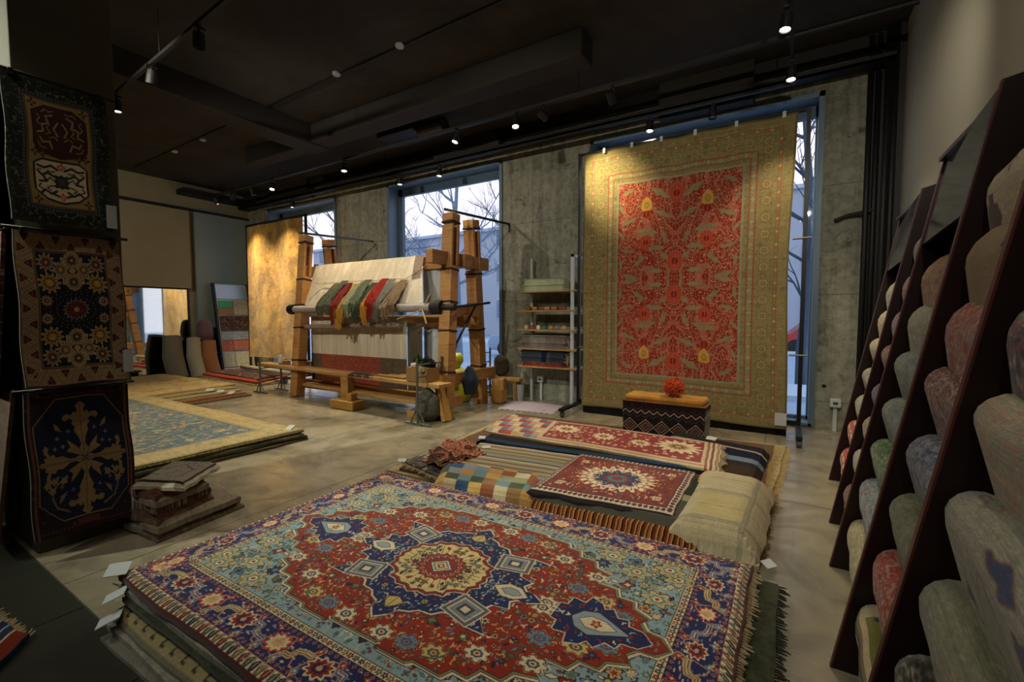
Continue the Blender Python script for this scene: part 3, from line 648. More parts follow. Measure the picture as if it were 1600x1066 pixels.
vo=nt.nodes.new('ShaderNodeTexVoronoi'); vo.inputs['Scale'].default_value=1.6; nt.links.new(scaled(nt,(1,.01,1)),vo.inputs[0]); c=mixc(nt,ramp(nt,vo.outputs[0],[(.03,(1,1,1)),(.045,(0,0,0))]),c,lin('1c1a15'))
nt.links.new(c,b.inputs['Base Color']); bump(nt,b,mixc(nt,.5,streak,fine),.35,.01); conc=m
WINX=[(-11.45,-8.85),(-7.15,-4.37),(-2.68,.26)]; WT,WB,TH=4.09,.03,.42
mb=MB(); xs=[XL-.3]+[x for w_ in WINX for x in w_]+[XR+.3]
for i in range(0,len(xs),2): mb.b2(xs[i],xs[i+1],YW,YW+TH,-.1,ZC+.1)
for a,bb in WINX: mb.b2(a,bb,YW,YW+TH,WT,ZC+.1); mb.b2(a,bb,YW,YW+TH,-.1,WB)
O('wall_back',mb,conc,kind='structure')
# windows
glm,nt,b=new('window_glass'); out=nt.nodes['Material Output']; tr=nt.nodes.new('ShaderNodeBsdfTransparent'); gl=nt.nodes.new('ShaderNodeBsdfGlossy'); gl.inputs['Roughness'].default_value=.02
tr.inputs[0].default_value=(.93,.96,.98,1); lw=nt.nodes.new('ShaderNodeLayerWeight'); lw.inputs[0].default_value=.5; pw_=nt.nodes.new('ShaderNodeMath'); pw_.operation='POWER'; pw_.inputs[1].default_value=5; nt.links.new(lw.outputs['Facing'],pw_.inputs[0]); fr=nt.nodes.new('ShaderNodeMath'); fr.operation='MULTIPLY_ADD'; fr.inputs[1].default_value=.7; fr.inputs[2].default_value=.03; nt.links.new(pw_.outputs[0],fr.inputs[0]); mx=nt.nodes.new('ShaderNodeMixShader')
nt.links.new(fr.outputs[0],mx.inputs[0]); nt.links.new(tr.outputs[0],mx.inputs[1]); nt.links.new(gl.outputs[0],mx.inputs[2]); nt.links.new(mx.outputs[0],out.inputs[0])
frm=plain('window_frame_blue_grey','49647a','587084',.4,.25,4,0); rev=plain('reveal_grey','6d8496','5b6f80',.5,.2,3,.05)
for k,(a,bb) in enumerate(WINX):
    mb=MB(); y0,y1=YW-.03,YW+TH-.1
    for q in ((a-.03,a+.03,y0,y1,WB,WT+.03),(bb-.03,bb+.03,y0,y1,WB,WT+.03),(a-.03,bb+.03,y0,y1,WT-.03,WT+.03),(a,bb,y0,y1,WB,WB+.03)): mb.b2(*q)
    wf=O('window_%d'%(k+1),mb,rev,kind='structure')
    mb=MB(); y0,y1=YW+.24,YW+.32; fw_=.16 if k!=1 else .14
    for q in ((a,a+fw_,y0,y1,WB,WT),(bb-.05,bb,y0,y1,WB,WT),(a,bb,y0,y1,WT-.17,WT),(a,bb,y0,y1,WB,WB+.07)): mb.b2(*q)
    O('frame',mb,frm,wf)
    mb=MB(); mb.b2(a+fw_,bb-.05,YW+.27,YW+.29,WB+.07,WT-.17); O('glass_pane',mb,glm,wf)
# left wall: plastered, with projecting upper panels
plas=plain('grey_plaster','8a8268','777158',.9,0,1.5,.08); plas2=plain('green_grey_plaster','7f8a86','6c7673',.9,0,1.2,.08)
mb=MB(); mb.b2(XL-.3,XL,YB,YW+.3,-.1,ZC+.1); O('wall_left',mb,plas,kind='structure')
mb=MB(); mb.b2(XL,XL+.16,.8,5.28,2.08,3.93); pw=O('trim_1',mb,plas,kind='structure',bevel=.004)
mb=MB(); mb.b2(XL,XL+.10,5.42,YW,0,3.95); O('trim_2',mb,plas2,kind='structure',bevel=.004)
mb=MB(); mb.b2(XL,XL+.06,.8,YW,3.95,4.02); mb.b2(XL,XL+.4,5.1,YW,4.3,4.42); O('trim_3',mb,blk,kind='structure')
# right wall
rw=plain('painted_wall','979482','a3a08e',.85,0,1.0,.06)
mb=MB(); mb.b2(XR,XR+.3,YB,YW+.3,-.1,ZC+.1); O('wall_right',mb,rw,kind='structure')
mb=MB(); mb.b2(.72,XR,YW-.06,YW,0,ZC); mb.b2(.86,XR,YW-.2,YW-.06,0,ZC); O('trim_8',mb,blk,kind='structure')
mb=MB(); mb.b2(XL-.3,XR+.3,YB-.3,YB,-.1,ZC+.1); O('wall_front',mb,plas,kind='structure')
# ceiling and beams
m,nt,b=new('dark_ceiling',.9,0,.15); v=noise(nt,.8,scaled(nt,(1,1,1)),6,.7,.5); nt.links.new(ramp(nt,v,[(.3,'34332f'),(.5,'403e3a'),(.7,'4a4844')]),b.inputs['Base Color']); bump(nt,b,noise(nt,12,scaled(nt,(1,1,1)),4),.3,.01); ceil_m=m
mb=MB(); mb.b2(XL-.3,XR+.3,YB-.3,YW+.3,ZC,ZC+.2); O('ceiling',mb,ceil_m,kind='structure')
beam_m=plain('dark_beam','24221e','2f2c26',.85,0,2,.1)
mb=MB(); mb.b2(-7.32,-6.87,YB,5.12,4.28,ZC); O('trim_4',mb,beam_m,kind='structure')
mb=MB(); mb.b2(-6.87,-2.04,4.78,5.12,4.30,ZC); O('trim_5',mb,beam_m,kind='structure',bevel=.02)
mb=MB(); mb.b2(-9.0,-7.32,4.85,5.12,4.32,ZC); O('trim_6',mb,beam_m,kind='structure',bevel=.02)
mb=MB(); mb.b2(XL,XR,YW-.1,YW,4.42,ZC); mb.b2(-1.62,-.47,YW-.25,YW,4.12,ZC); mb.b2(-5.75,-4.3,YW-.2,YW,4.25,ZC); mb.b2(-11.2,-9.6,YW-.2,YW,4.2,ZC); O('trim_7',mb,beam_m,kind='structure')
# pillar
pil_m=conc
mb=MB(); mb.b2(-4.55,-3.73,.74,1.2,0,ZC); O('pillar',mb,plain('pillar_concrete','4a463a','5b5647',.85,0,3,.2),kind='structure',bevel=.01)
# corner pipes and conduits
t=T('corner_pipes','dark vertical pipes standing in the corner between concrete and painted wall','pipe',(.85,YW-.1,0))
for k,x in enumerate((.71,.78,.85,.91)):
    mb=MB(); mb.tube([(x,YW-.10-.13*(k>1),0),(x,YW-.10-.13*(k>1),ZC-.02)],.028,10); O('pipe',mb,blk,t,smooth=True)
mb=MB(); mb.tube([(.42,YW-.04,2.55),(.55,YW-.04,2.6),(.78,YW-.12,2.62)],.022,8); O('pipe_stub',mb,plain('rusty','3a3327','25211b',.8,.3,20,.2),t)
# floor service posts on the wall
for x,lab in ((.5,'white socket box on a thin post beside the right window'),(-3.55,'white socket box on a thin post behind the narrow shelf unit')):
    t=T('socket_post',lab,'socket',(x,YW-.06,0)); mb=MB(); mb.b2(x-.02,x+.02,YW-.05,YW-.02,0,.30); O('post',mb,white_metal,t)
    mb=MB(); mb.b2(x-.055,x+.055,YW-.09,YW-.01,.30,.40); bx=O('box',mb,white_metal,t,bevel=.006); mb=MB(); mb.box((x,YW-.092,.35),(.05,.004,.03)); O('socket_face',mb,plain('socket_dark','3a3f42','2a2d30',.5,0,5,0),bx)

# ================================================================== OUTSIDE
street=plain('wet_street','8fa6bd','b4c4d4',.5,0,.8,.05); snow=plain('dusty_snow','d3dfe9','b6c6d6',.8,0,.6,.05)
mb=MB(); mb.b2(-60,30,YW+TH,60,-.35,-.22); O('ground_outside',mb,street,kind='structure')
mb=MB(); mb.b2(-60,30,YW+3.4,YW+5.2,-.25,-.12); mb.b2(-60,30,YW+15,YW+19,-.25,-.1); O('kerb_strip',mb,snow,kind='structure')
bwall=plain('mauve_render','9fa7b2','adb3bd',.9,0,.35,.1); bwin=plain('far_window','5d7086','7288a0',.3,0,2,0); bfr=plain('far_sill','a4b0c0','b4bece',.7,0,4,0)
def building(lab,x0,x1,y,h,nwx,nwz,step=None):
    t=T('apartment_building',lab,'building',((x0+x1)/2,y,-.2)); mb=MB(); mb.b2(x0,x1,y,y+8,-.2,h)
    if step: mb.b2(step,x1,y-.4,y+8,-.2,h+1.1)
    O('facade',mb,bwall,t); mb=MB(); mb.b2(x0-.3,(step or x1)+.1,y-.35,y+8,h,h+.25); O('cornice',mb,bfr,t)
    for i in range(nwx):
        for j in range(nwz):
            x=x0+(i+.6)*(x1-x0)/nwx; z=1.2+j*3.; yy=y-(.45 if step and x>step-.6 else .05)
            mb=MB(); mb.b2(x-.65,x+.65,yy-.06,yy+.2,z,z+1.7); wn=O('window',mb,bfr,t); mb=MB(); mb.b2(x-.55,x+.55,yy-.08,yy-.05,z+.1,z+1.6); O('pane',mb,bwin,wn)
building('long mauve apartment block across the street, stepped roofline, seen through the middle window',-46,-13.5,32,8.6,11,3,-18.5)
building('mauve block seen through the right window behind bare branches',-9,8,34,9.4,6,3)
bark=plain('bare_bark','4f5f6e','3c4a58',.9,0,6,.2); birch=plain('pale_bark','8fa3b5','6c7f92',.9,0,9,.2)
def tree(x,y,h,seed,lab,mat,spread=.55):
    R=random.Random(seed); t=T('bare_tree',lab,'tree',(x,y,-.22)); mb=MB(); pts=[(x,y,-.22)]; px,py=x,y
    for k in range(1,9): px+=R.uniform(-.1,.1); py+=R.uniform(-.08,.08); pts.append((px,py,-.22+h*k/8))
    mb.tube(pts,[.13*(1-.085*k) for k in range(9)],7); O('trunk',mb,mat,t)
    br=MB()
    def grow(p,d,l,r,n):
        q=[Vector(p)]; dd=Vector(d)
        for k in range(4): dd=(dd+Vector((R.uniform(-.25,.25),R.uniform(-.25,.25),R.uniform(-.1,.22)))).normalized(); q.append(q[-1]+dd*l/4)
        br.tube(q,[r*(1-.17*k) for k in range(5)],4,cap=False)
        if n>0:
            for k in range(3 if n>1 else 4):
                b_=q[R.randint(1,4)]; a=R.uniform(0,6.28); grow(b_,(dd+Vector((math.cos(a),math.sin(a)*.7,R.uniform(-.2,.5)))*.9).normalized(),l*R.uniform(.5,.75),r*.55,n-1)
    for k in range(16):
        p=pts[2+k%6]; a=R.uniform(0,6.28); f=1-abs((k%6)-2)/7; grow(p,(math.cos(a),math.sin(a)*.8,spread),h*.34*f,.04,3)
    O('branches',br,mat,t,kind='stuff'); return t
tree(-9.6,12.2,7.2,3,'pale bare birch just outside the middle window, trunk left of centre',birch)
tree(-6.9,13.0,6.2,5,'bare bluish tree outside the middle window, right of the birch',bark)
tree(-15.2,12.5,7.4,8,'bare tree with crooked trunk outside the far left window',bark)
tree(.25,12.3,7.5,11,'bare tree right behind the tall red carpet, seen through the right window gap',bark)
tree(-3.2,13.5,7,14,'bare tree behind the tall red carpet on its left side',bark)
def car(x,y,z,rot,c,lab,group='cars parked outside'):
    t=T('car',lab,'car',(0,0,0),group); body=plain('car_paint_'+c,c,c,.25,.3,2,0); 
    prof=[(-2.1,.25),(-2.15,.6),(-2.0,.85),(-1.5,.92),(-1.0,1.38),(.5,1.42),(1.15,.98),(1.95,.85),(2.15,.6),(2.1,.25)]
    mb=MB(); mb.prism([(a,-.85,b_) for a,b_ in prof],(0,1.7,0)); O('body',mb,body,t,bevel=.05)
    mb=MB(); mb.prism([(a,-.87,b_) for a,b_ in ((-1.35,.95),(-.92,1.3),(.45,1.34),(.98,.99))],(0,1.74,0)); O('side_windows',mb,plain('car_glass','1c2733','2a3a4a',.1,0,2,0),t)
    for a in (-1.35,1.35):
        for s_ in (-.86,.7):
            mb=MB(); mb.tube([(a,s_,.32),(a,s_+.16,.32)],.32,14); O('wheel',mb,blk,t)
    t.location=(x,y,z); t.rotation_euler=(0,0,rot); return t
car(-8.6,16.4,-.22,.05,'8fa6bd','pale blue car parked outside, behind the right leg of the loom')
car(-11.2,26,-.22,.1,'5f7890','grey blue van-like car farther up the street beyond the loom')
car(-5.2,20.2,-.22,.02,'b5c5d4','white car parked outside the middle window beside the concrete pier')
car(1.5,24.0,-.22,.1,'a83a34','red car far outside, seen in the right window gap')
# ================================================================== MAIN PILE OF RUGS
edge_grey=cloth('grey_backing','6b6a62','8b8878',(30,30,30)); edge_tan=cloth('tan_pile','857b56','9b9169',(25,25,25)); edge_sand=cloth('sand_kilim','8a7f5c','a0946c',(20,20,20))
edge_dk=cloth('dark_green_pile','23281c','3a402c',(30,30,30)); edge_br=cloth('brown_pile','4a3524','6a4c34',(30,30,30)); edge_olive=cloth('olive_pile','5a5c40','6e7050',(30,30,30))
X0,X1,Y0,Y1=-2.62,-.12,.77,2.41
def tan_design():
    R=np.random.default_rng(21); c=Cv(2.5,1.6,420,'6c6a58'); c.frame(.012,'8d8560'); c.frame(.11,'7c7455')
    along(c,.04,.085,lambda x,y,t,i:(c.rect(x-.014,y-.018,x+.014,y-.012,'2a1c16'),c.rect(x-.014,y+.008,x+.014,y+.014,'2a1c16'),c.line([(x-.012,y-.014),(x+.01,y+.012)],.007,'3a2418')))
    return c.worn(R,.05,.03)
tan_m=woven('tan_with_dark_motifs',tan_design(),tint=1.15)
def red_edge_design():
    R=np.random.default_rng(22); c=Cv(2.5,1.6,300,'6c6c64'); c.frame(.03,'4a201a'); c.frame(.05,'8a8468'); return c.worn(R,.06,.03)
rede_m=woven('grey_with_red_line',red_edge_design())
G='rugs in the large front pile'
rug('pile_rug','pale sand kilim with a thin red line, lowest in the front pile',[(X0+.12,Y0-.10),(X1+.06,Y0-.09),(X1+.1,Y1+.02),(X0-.02,Y1)],.028,.026,rede_m,30,16,.003,G,edge=.006)
rug('pile_rug','thin grey green rug second from the floor in the front pile',[(X0+.1,Y0-.075),(X1+.05,Y0-.07),(X1+.09,Y1+.01),(X0,Y1)],.055,.024,edge_grey,30,16,.003,G,edge=.006)
rug('pile_rug','tan rug with small dark glyph motifs along its edge, left side of the front pile',[(X0+.06,Y0-.055),(X1+.02,Y0-.05),(X1+.03,Y1+.01),(X0+.03,Y1)],.128,.022,tan_m,40,30,.003,G,edge=.006,droop=.055,dr=.12,tag=(-2.46,.69,.10,-.5,.13,.15))
rug('pile_rug','dark green shaggy rug jutting out at the right end of the front pile',[(X0+.1,Y0-.02),(X1+.10,Y0+.0),(X1+.11,Y1+.0),(X0+.06,Y1-.01)],.15,.02,edge_dk,30,18,.003,G,edge=.006,fringe='E',fcol=plain('dark_fringe','2c3022','1c2016',.95,0,30,0),flen=.04)
rug('pile_rug','grey rug with short dark fringe, second from the top of the front pile',[(X0+.02,Y0+.0),(X1+.01,Y0+.0),(X1+.02,Y1+.0),(X0+.0,Y1)],.175,.026,edge_grey,30,18,.003,G,edge=.005,fringe='W',fcol=plain('grey_fringe','4c4f48','33362f',.95,0,30,0),flen=.09,tag=(-2.52,.73,.165,-.5,.14,.14))
rug('pile_rug','brown rug hidden directly under the large red medallion rug',[(X0+.03,Y0+.01),(X1,Y0+.02),(X1+.01,Y1),(X0+.02,Y1)],.195,.026,edge_br,30,18,.003,G)
hz=woven('heriz_weave',heriz(),bst=.3)
rug('medallion_rug','large red rug with navy star medallion and pale blue corners topping the front pile',[(X0,Y0),(X1,Y0),(X1,Y1),(X0,Y1)],.222,.024,hz,80,50,.003,None,fringe='WE',tag=(X0+.01,Y0+.0,.236,.9,.15,.13),droop=.012,dr=.05,edge=.008,flen=.035)

# ================================================================== MIDDLE PILE
G='rugs and blankets in the middle pile'
cream_f=plain('cream_braid','b39a6c','8d7448',.9,0,40,.2)
rug('pile_rug','wide sand coloured rug with braided cream edge lying lowest in the middle pile',[(-3.05,2.82),(-.13,2.84),(-.0,5.6),(-3.32,5.45)],.03,.028,edge_sand,40,26,.004,G,fringe='ENW',fcol=cream_f,flen=.05)
rug('pile_rug','brown rug with pale edging above the sand rug in the middle pile',[(-2.95,2.86),(-.19,2.88),(-.1,5.42),(-3.2,5.35)],.055,.024,edge_br,40,26,.004,G,fringe='E',fcol=cream_f,flen=.06)
stry=stripes('brown_gold_stripes',[(1,'5a2c1c'),(.6,'9a7440'),(.5,'3a1c16'),(.8,'8a4a2c'),(.4,'a8844c'),(.7,'2c1814')],0,22,soft=False)
rug('striped_blanket','brown and gold striped blanket whose folded edge shows at the front of the middle pile',[(-1.75,2.60),(-.4,2.66),(-.35,4.1),(-2.1,4.0)],.125,.07,stry,60,20,.004,G,droop=.035,dr=.06,cat='blanket')
rug('pile_rug','dark patterned rug with pale fringe at the left corner of the middle pile',[(-2.98,2.95),(-2.1,2.72),(-1.9,3.5),(-2.9,3.6)],.09,.03,woven('dark_border_weave',roll_cloth(41,'22262c',['b8b09a','5a6a78','8a5a3c'],'14161a')),20,14,.004,G,fringe='WS',fcol=cotton,tag=(-2.95,2.9,.105,.4,.13,.08))
strb=stripes('navy_grey_bands',[(2.2,'2b2b31'),(.12,'a39c8c'),(.9,'20263c'),(.5,'6b7686'),(.5,'2b2b31'),(1.0,'43362c'),(.6,'2a2522')],1,.999)
rug('striped_blanket','charcoal blanket with navy, grey and brown bands at the right rear of the middle pile',[(-1.1,5.28),(-1.1,3.9),(-.18,3.85),(-.13,4.95)],.135,.07,stripes('charcoal_bands',[(.6,'29282c'),(.10,'a09888'),(.55,'1c2236'),(.3,'6b7686'),(.28,'2b2b31'),(.6,'3c3027'),(.3,'2a2522')],0,1.),22,20,.008,G,droop=.04,dr=.12,cat='blanket')
rug('pile_rug','dark brown thick rug under the flowered runner in the middle pile',[(-2.72,3.72),(-.52,3.95),(-.55,4.75),(-2.95,4.7)],.125,.07,edge_br,30,14,.006,G,droop=.02)
rug('pile_rug','black and navy rug peeping out below the flowered runner',[(-2.66,3.64),(-.5,3.84),(-.53,4.6),(-2.75,4.6)],.165,.038,stripes('navy_edge',[(.2,'1c1d22'),(.2,'28405e'),(.6,'2c2722'),(3,'1c1d22')],1,1.),30,14,.008,G,droop=.015,tag=(-2.62,3.68,.18,.3,.12,.08))
rug('flower_runner','red runner with large cream flowers on top of the middle pile at its rear',[(-2.75,3.9),(-.45,3.86),(-.52,4.66),(-2.98,4.74)],.2,.02,woven('flower_runner_weave',flower_runner()),50,18,.008,None,fringe='E',tag=(-.62,4.72,.215,-.2,.16,.1),droop=.01,flen=.04)
rug('striped_blanket','fine grey, tan and blue striped kilim left of centre in the middle pile',[(-2.45,2.86),(-1.5,2.98),(-1.42,3.75),(-2.62,3.62)],.16,.06,stripes('fine_stripes',[(1,'8c8a78'),(.4,'5f6f76'),(.7,'a08a5c'),(.5,'6e6a58'),(.8,'9a9682'),(.3,'7c4a38'),(.6,'8c8a78'),(.4,'c0b090'),(.5,'566068')],1,2.),30,20,.006,G,droop=.025,cat='blanket',tag=(-2.4,3.44,.175,.7,.14,.07))
rug('pile_rug','folded grey blanket under the small medallion rug',[(-1.6,2.69),(-.5,2.78),(-.5,3.6),(-1.6,3.6)],.165,.036,stripes('grey_fold',[(1,'4c4c44'),(.3,'8a8870'),(1,'35352f')],1,1.),26,16,.006,G,droop=.03,cat='blanket')
rug('patchwork_blanket','folded patchwork blanket of blue, ochre and green squares in the middle pile',[(-2.26,2.50),(-1.46,2.64),(-1.58,3.12),(-2.6,3.06)],.175,.06,woven('patchwork_weave',patchwork(),bst=.2),34,20,.008,None,droop=.075,dr=.11,cat='blanket',tag=(-2.27,2.5,.10,-.2,.16,.09))
rug('medallion_rug','small dark red rug with white sunburst medallion on the middle pile',[(-1.55,2.71),(-.57,2.83),(-.58,3.74),(-1.58,3.70)],.19,.022,woven('small_medallion_weave',small_medallion()),34,24,.006,None,droop=.02)
def creamd():
    R=np.random.default_rng(31); c=Cv(.9,1.2,160,'b0a586'); c.rect(-.22,-.42,.25,-.02,'b0a674'); 
    for q in ([(-.45,.02),(.45,.06)],[(-.45,-.47),(.45,-.43)],[(.27,-.6),(.3,.6)]): c.line(q,.05,'948f76')
    for q in ([(-.45,-.02),(.45,.02)],[(-.45,-.25),(.45,-.22)],[(-.45,.3),(.45,.34)]): c.line(q,.008,'7c7862')
    return c.worn(R,.04,.03)
rug('cream_blanket','cream woven blanket draped over the right front corner of the middle pile',[(-.62,2.68),(-.1,2.70),(-.06,3.86),(-.62,3.92)],.205,.02,woven('cream_blanket_weave',creamd(),bst=.2),22,36,.008,None,droop=.14,dr=.16,cat='blanket',tag=(-.06,2.76,.06,.9,.12,.09))
def crumple(name,lab,c,size,mat,seed,cat='scarf'):
    R=random.Random(seed); t=T(name,lab,cat,c)
    for k in range(4):
        def f(u,v,k=k):
            x=c[0]+(u-.5)*size[0]*(1-.12*k); y=c[1]+(v-.5)*size[1]*(1-.1*k)
            return (x+.02*math.sin(v*9+k*2),y+.02*math.sin(u*8+k),c[2]+size[2]*(k+1)/4+.014*math.sin(u*14+v*5+k*2+seed)+.012*math.sin(v*17-u*6+k)-.025*(abs(u-.5)*2)**4-.02*(abs(v-.5)*2)**4)
        O('fold',surface(f,22,16,.022),mat,t,smooth=True)
    return t
crumple('folded_scarf','crumpled red and cream ikat scarf folded at the left corner of the middle pile',(-2.52,3.12,.15),(.42,.42,.12),woven('ikat_scarf',roll_cloth(55,'b09878',['8c2a20','8c2a20','c8b490'],'7c2018','ffl',260,(.03,.06))),3)

# ================================================================== LEFT PILES
G='rugs in the wide blue and sand pile behind the pillar'
LP=[(-9.0,.98),(-4.72,.95),(-4.68,3.08),(-9.0,3.12)]
def off(P,dx0,dx1,dy): return [(P[0][0]-dx0,P[0][1]-dy),(P[1][0]+dx1,P[1][1]-dy),(P[2][0]+dx1,P[2][1]+dy),(P[3][0]-dx0,P[3][1]+dy)]
labs=['brown rug lowest in the wide pile behind the pillar','dark brown rug second from the floor behind the pillar','olive backed rug third from the floor behind the pillar','brown edged rug just beneath the blue and sand garden rug']
for k,mt in enumerate((edge_br,edge_dk,edge_olive,edge_br)):
    rug('pile_rug',labs[k],off(LP,0,.045-.015*k,.02-.006*k),.03+.027*k,.02,mt,30,16,.006,G,edge=.02)
rug('garden_rug','large blue and sand flowered rug on top of the wide pile behind the pillar',LP,.138,.022,woven('blue_garden_weave',blue_garden()),50,30,.006,None,tag=(-4.78,2.98,.15,.4,.12,.16),droop=.01,fringe='E',flen=.02)
G='rugs in the cream topped pile near the mirror'
L2=[(-11.8,2.45),(-8.6,2.5),(-8.9,4.5),(-11.8,4.5)]
labs=['brown rug lowest in the cream topped pile','rust rug with pale edge in the cream topped pile','sand rug in the cream topped pile with white tags','tan rug directly below the cream flowered rug']
for k,mt in enumerate((edge_br,cloth('rust_pile','6b4630','8a6442',(20,20,20)),edge_sand,edge_tan)):
    rug('pile_rug',labs[k],[(-11.9,2.2+.06*k),(-7.9-.17*k,2.25+.05*k),(-8.1-.17*k,4.35),(-11.9,4.4)],.03+.027*k,.022,mt,24,14,.006,G,edge=.02,tag=(-8.15-.15*k,4.2-.1*k,.045+.027*k,.3*k,.2,.16) if k in(1,2,3) else None)
def creamfl():
    R=np.random.default_rng(33); c=Cv(3.2,2.,300,'9c8450'); c.frame(.05,'c2aa72'); c.scatter(R,400,['c2aa72'],['a8905c','8f8468','b09a68'],.03,.12,(-1.5,1.5,-.9,.9),'a08a58','vvf'); return c.worn(R,.05,.03)
rug('cream_rug','cream flowered rug on top of the pile near the mirror',L2,.15,.03,woven('cream_flower_weave',creamfl()),30,18,.008,None,droop=.02,edge=.03)
G='small rugs in the red edged pile beside the golden carpet'
dkw=woven('dark_red_weave',roll_cloth(61,'2a1c1a',['6a2c24','8c7458','3a4048','a08a68'],'150e0e'))
rug('pile_rug','tan rug lowest in the red edged pile',[(-11.9,5.1),(-9.1,4.98),(-9.5,6.0),(-11.9,6.1)],.04,.035,edge_tan,20,10,.004,G)
rug('pile_rug','rust rug with bright red edge in the small pile beside the golden carpet',[(-11.8,5.12),(-9.15,5.0),(-9.6,5.95),(-11.8,6.05)],.10,.055,cloth('red_edge_pile','7c2a1a','963824',(20,20,20)),20,10,.004,G)
rug('pile_rug','dark red patterned rug on top of the red edged pile',[(-11.6,5.25),(-9.25,5.1),(-9.7,6.0),(-11.6,6.05)],.135,.03,dkw,20,10,.006,G)
mb=MB(); mb.tube([(-11.1,5.75,.22),(-8.7,5.45,.24)],.05,12); O('cardboard_roll',mb,plain('kraft_tube','a39c8a','8c8574',.8,0,10,.1),category='tube',label='long pale cardboard tube lying across the red edged pile',smooth=True)
# folded stack beside the pillar
G='folded kilims in the small stack beside the pillar'
fm=[cloth('brown_kilim','4f4232','76644c',(6,40,6)),cloth('grey_kilim','6a6353','8a8370',(40,6,6)),cloth('rust_kilim','4a2c20','6a4230',(20,20,20)),woven('kilim_zig',roll_cloth(71,'3c2a22',['a8987c','7c3424','5c5a4a'],'201614','ldf')),cloth('taupe_kilim','75695a','8f8472',(10,30,10))]
fl_=['long brown folded kilim lowest in the stack beside the pillar','grey folded kilim second from the floor beside the pillar','taupe folded kilim third from the floor beside the pillar','brown ribbed kilim fourth from the floor beside the pillar','rust kilim fifth from the floor beside the pillar','dark zigzag kilim sixth from the floor beside the pillar','tan kilim seventh from the floor beside the pillar','dark folded kilim just under the small grey one beside the pillar']
mats=[fm[0],fm[1],fm[4],fm[0],fm[2],fm[3],fm[4],fm[2]]
for k in range(8):
    sh=.0 if k<3 else .12; r_=random.Random(k); j=r_.uniform(-.03,.03); x0=-3.92+.02*r_.random(); x1=-3.42+.02*j
    P=[(-3.64+j,1.13+j*.5),(-3.30+j*.6,1.17-j*.3),(-3.40+j,1.74-sh*1.2-.015*k),(-3.9+j,1.78-sh*1.4-.012*k)]
    rug('folded_kilim',fl_[k],P,.04+.04*k,.036,mats[k],10,12,.003,G,edge=.006,droop=.014,dr=.05,fringe='N' if k in(0,2) else '',flen=.03)
rug('folded_kilim','small grey kilim with dark border on top of the stack beside the pillar',[(-3.50,1.13),(-3.2,1.28),(-3.46,1.62),(-3.8,1.46)],.37,.022,woven('grey_topper',(lambda c:(c.frame(.04,'241a14'),c.frame(.07,'857c6c'),c.line([(-.3,.0),(0,.2),(.3,.0),(.2,-.3)],.03,'4a3c30'),c.scatter(np.random.default_rng(3),60,['857c6c'],['4a3c30','5c5448'],.02,.04,(-.4,.4,-.35,.35),'6c6456','vl'),c.worn(np.random.default_rng(4)))[-1])(Cv(1.,.9,120,'b0a890'))),14,14,.008,None,droop=.03,dr=.06)
# ================================================================== PILLAR RUGS
bar=plain('dark_hanger_bar','1a1812','2a261c',.5,.5,10,0)
def hung(name,lab,y0,y1,z0,z1,mat,lean,x=-3.69,tag=None,seed=0,grp=None):
    t=T(name,lab,'rug',(x,(y0+y1)/2,z0),grp)
    def f(u,v):
        y=y0+(y1-y0)*u; z=z0+(z1-z0)*v; xx=x+.03+lean*(1-v)+.006*math.sin(u*7+seed)*(1-v)+.004*math.sin(v*9+seed)
        return (xx,y+.004*math.sin(v*11+seed),z+.004*math.sin(u*9+seed))
    O('pile',surface(f,20,28,lambda p,u,v:p-Vector((.018,0,0))),mat,t)
    mb=MB(); mb.tube([(x+.02,y0-.04,z1+.012),(x+.02,y1+.04,z1+.012)],.009,8); O('hanging_bar',mb,bar,t,smooth=True)
    for q in (.08,.92):
        yy=y0+(y1-y0)*q; mb=MB(); mb.box((x+.035,yy,z1-.005),(.024,.022,.035)); O('clip',mb,bar,t)
    if tag: mb=MB(); mb.box((x+.03+lean+.012,y1-.01,z0+tag),(.003,.05,.14)); O('price_tag',mb,pm,t,label='white printed tag')
    return t
dr_m=woven('dragon_weave',dragon()); pa_m=woven('palmette_weave',palmettes()); bc_m=woven('cross_weave',bluecross())
hung('hanging_rug','dark green bordered rug with dragon panels, uppermost on the pillar',.69,1.13,1.93,2.74,dr_m,.03,tag=.09,seed=1)
hung('hanging_rug','black rug with cream and gold palmettes hanging midway on the pillar',.70,1.17,1.0,1.885,pa_m,.06,tag=.12,seed=2)
hung('hanging_rug','navy rug with large tan cross of branches, lowest on the pillar',.70,1.17,.13,.965,bc_m,.09,tag=.10,seed=3)
def hung_y(name,lab,x0,x1,z0,z1,mat,lean,grp=None):
    y=.70; t=T(name,lab,'rug',((x0+x1)/2,y,z0),grp)
    def f(u,v): return (x0+(x1-x0)*u,y-.02-lean*(1-v),z0+(z1-z0)*v)
    O('pile',surface(f,12,18,lambda p,u,v:p+Vector((0,.018,0))),mat,t)
    mb=MB(); mb.tube([(x0-.04,y-.01,z1+.012),(x1+.06,y-.01,z1+.012)],.009,8); O('hanging_bar',mb,bar,t,smooth=True)
grn=woven('green_vine_weave',roll_cloth(81,'1c2a16',['5c7440','8c9a60','4a6038'],'0e140a','vvl'))
hung_y('hanging_rug','green vine border rug on the left side of the pillar, top row',-4.5,-3.78,1.93,2.74,grn,.03)
hung_y('hanging_rug','dark reddish rug on the left side of the pillar, middle row',-4.5,-3.78,1.0,1.88,dkw,.06)
hung_y('hanging_rug','olive brown rug edge on the left side of the pillar, bottom row',-4.5,-3.78,.14,.96,edge_br,.09)

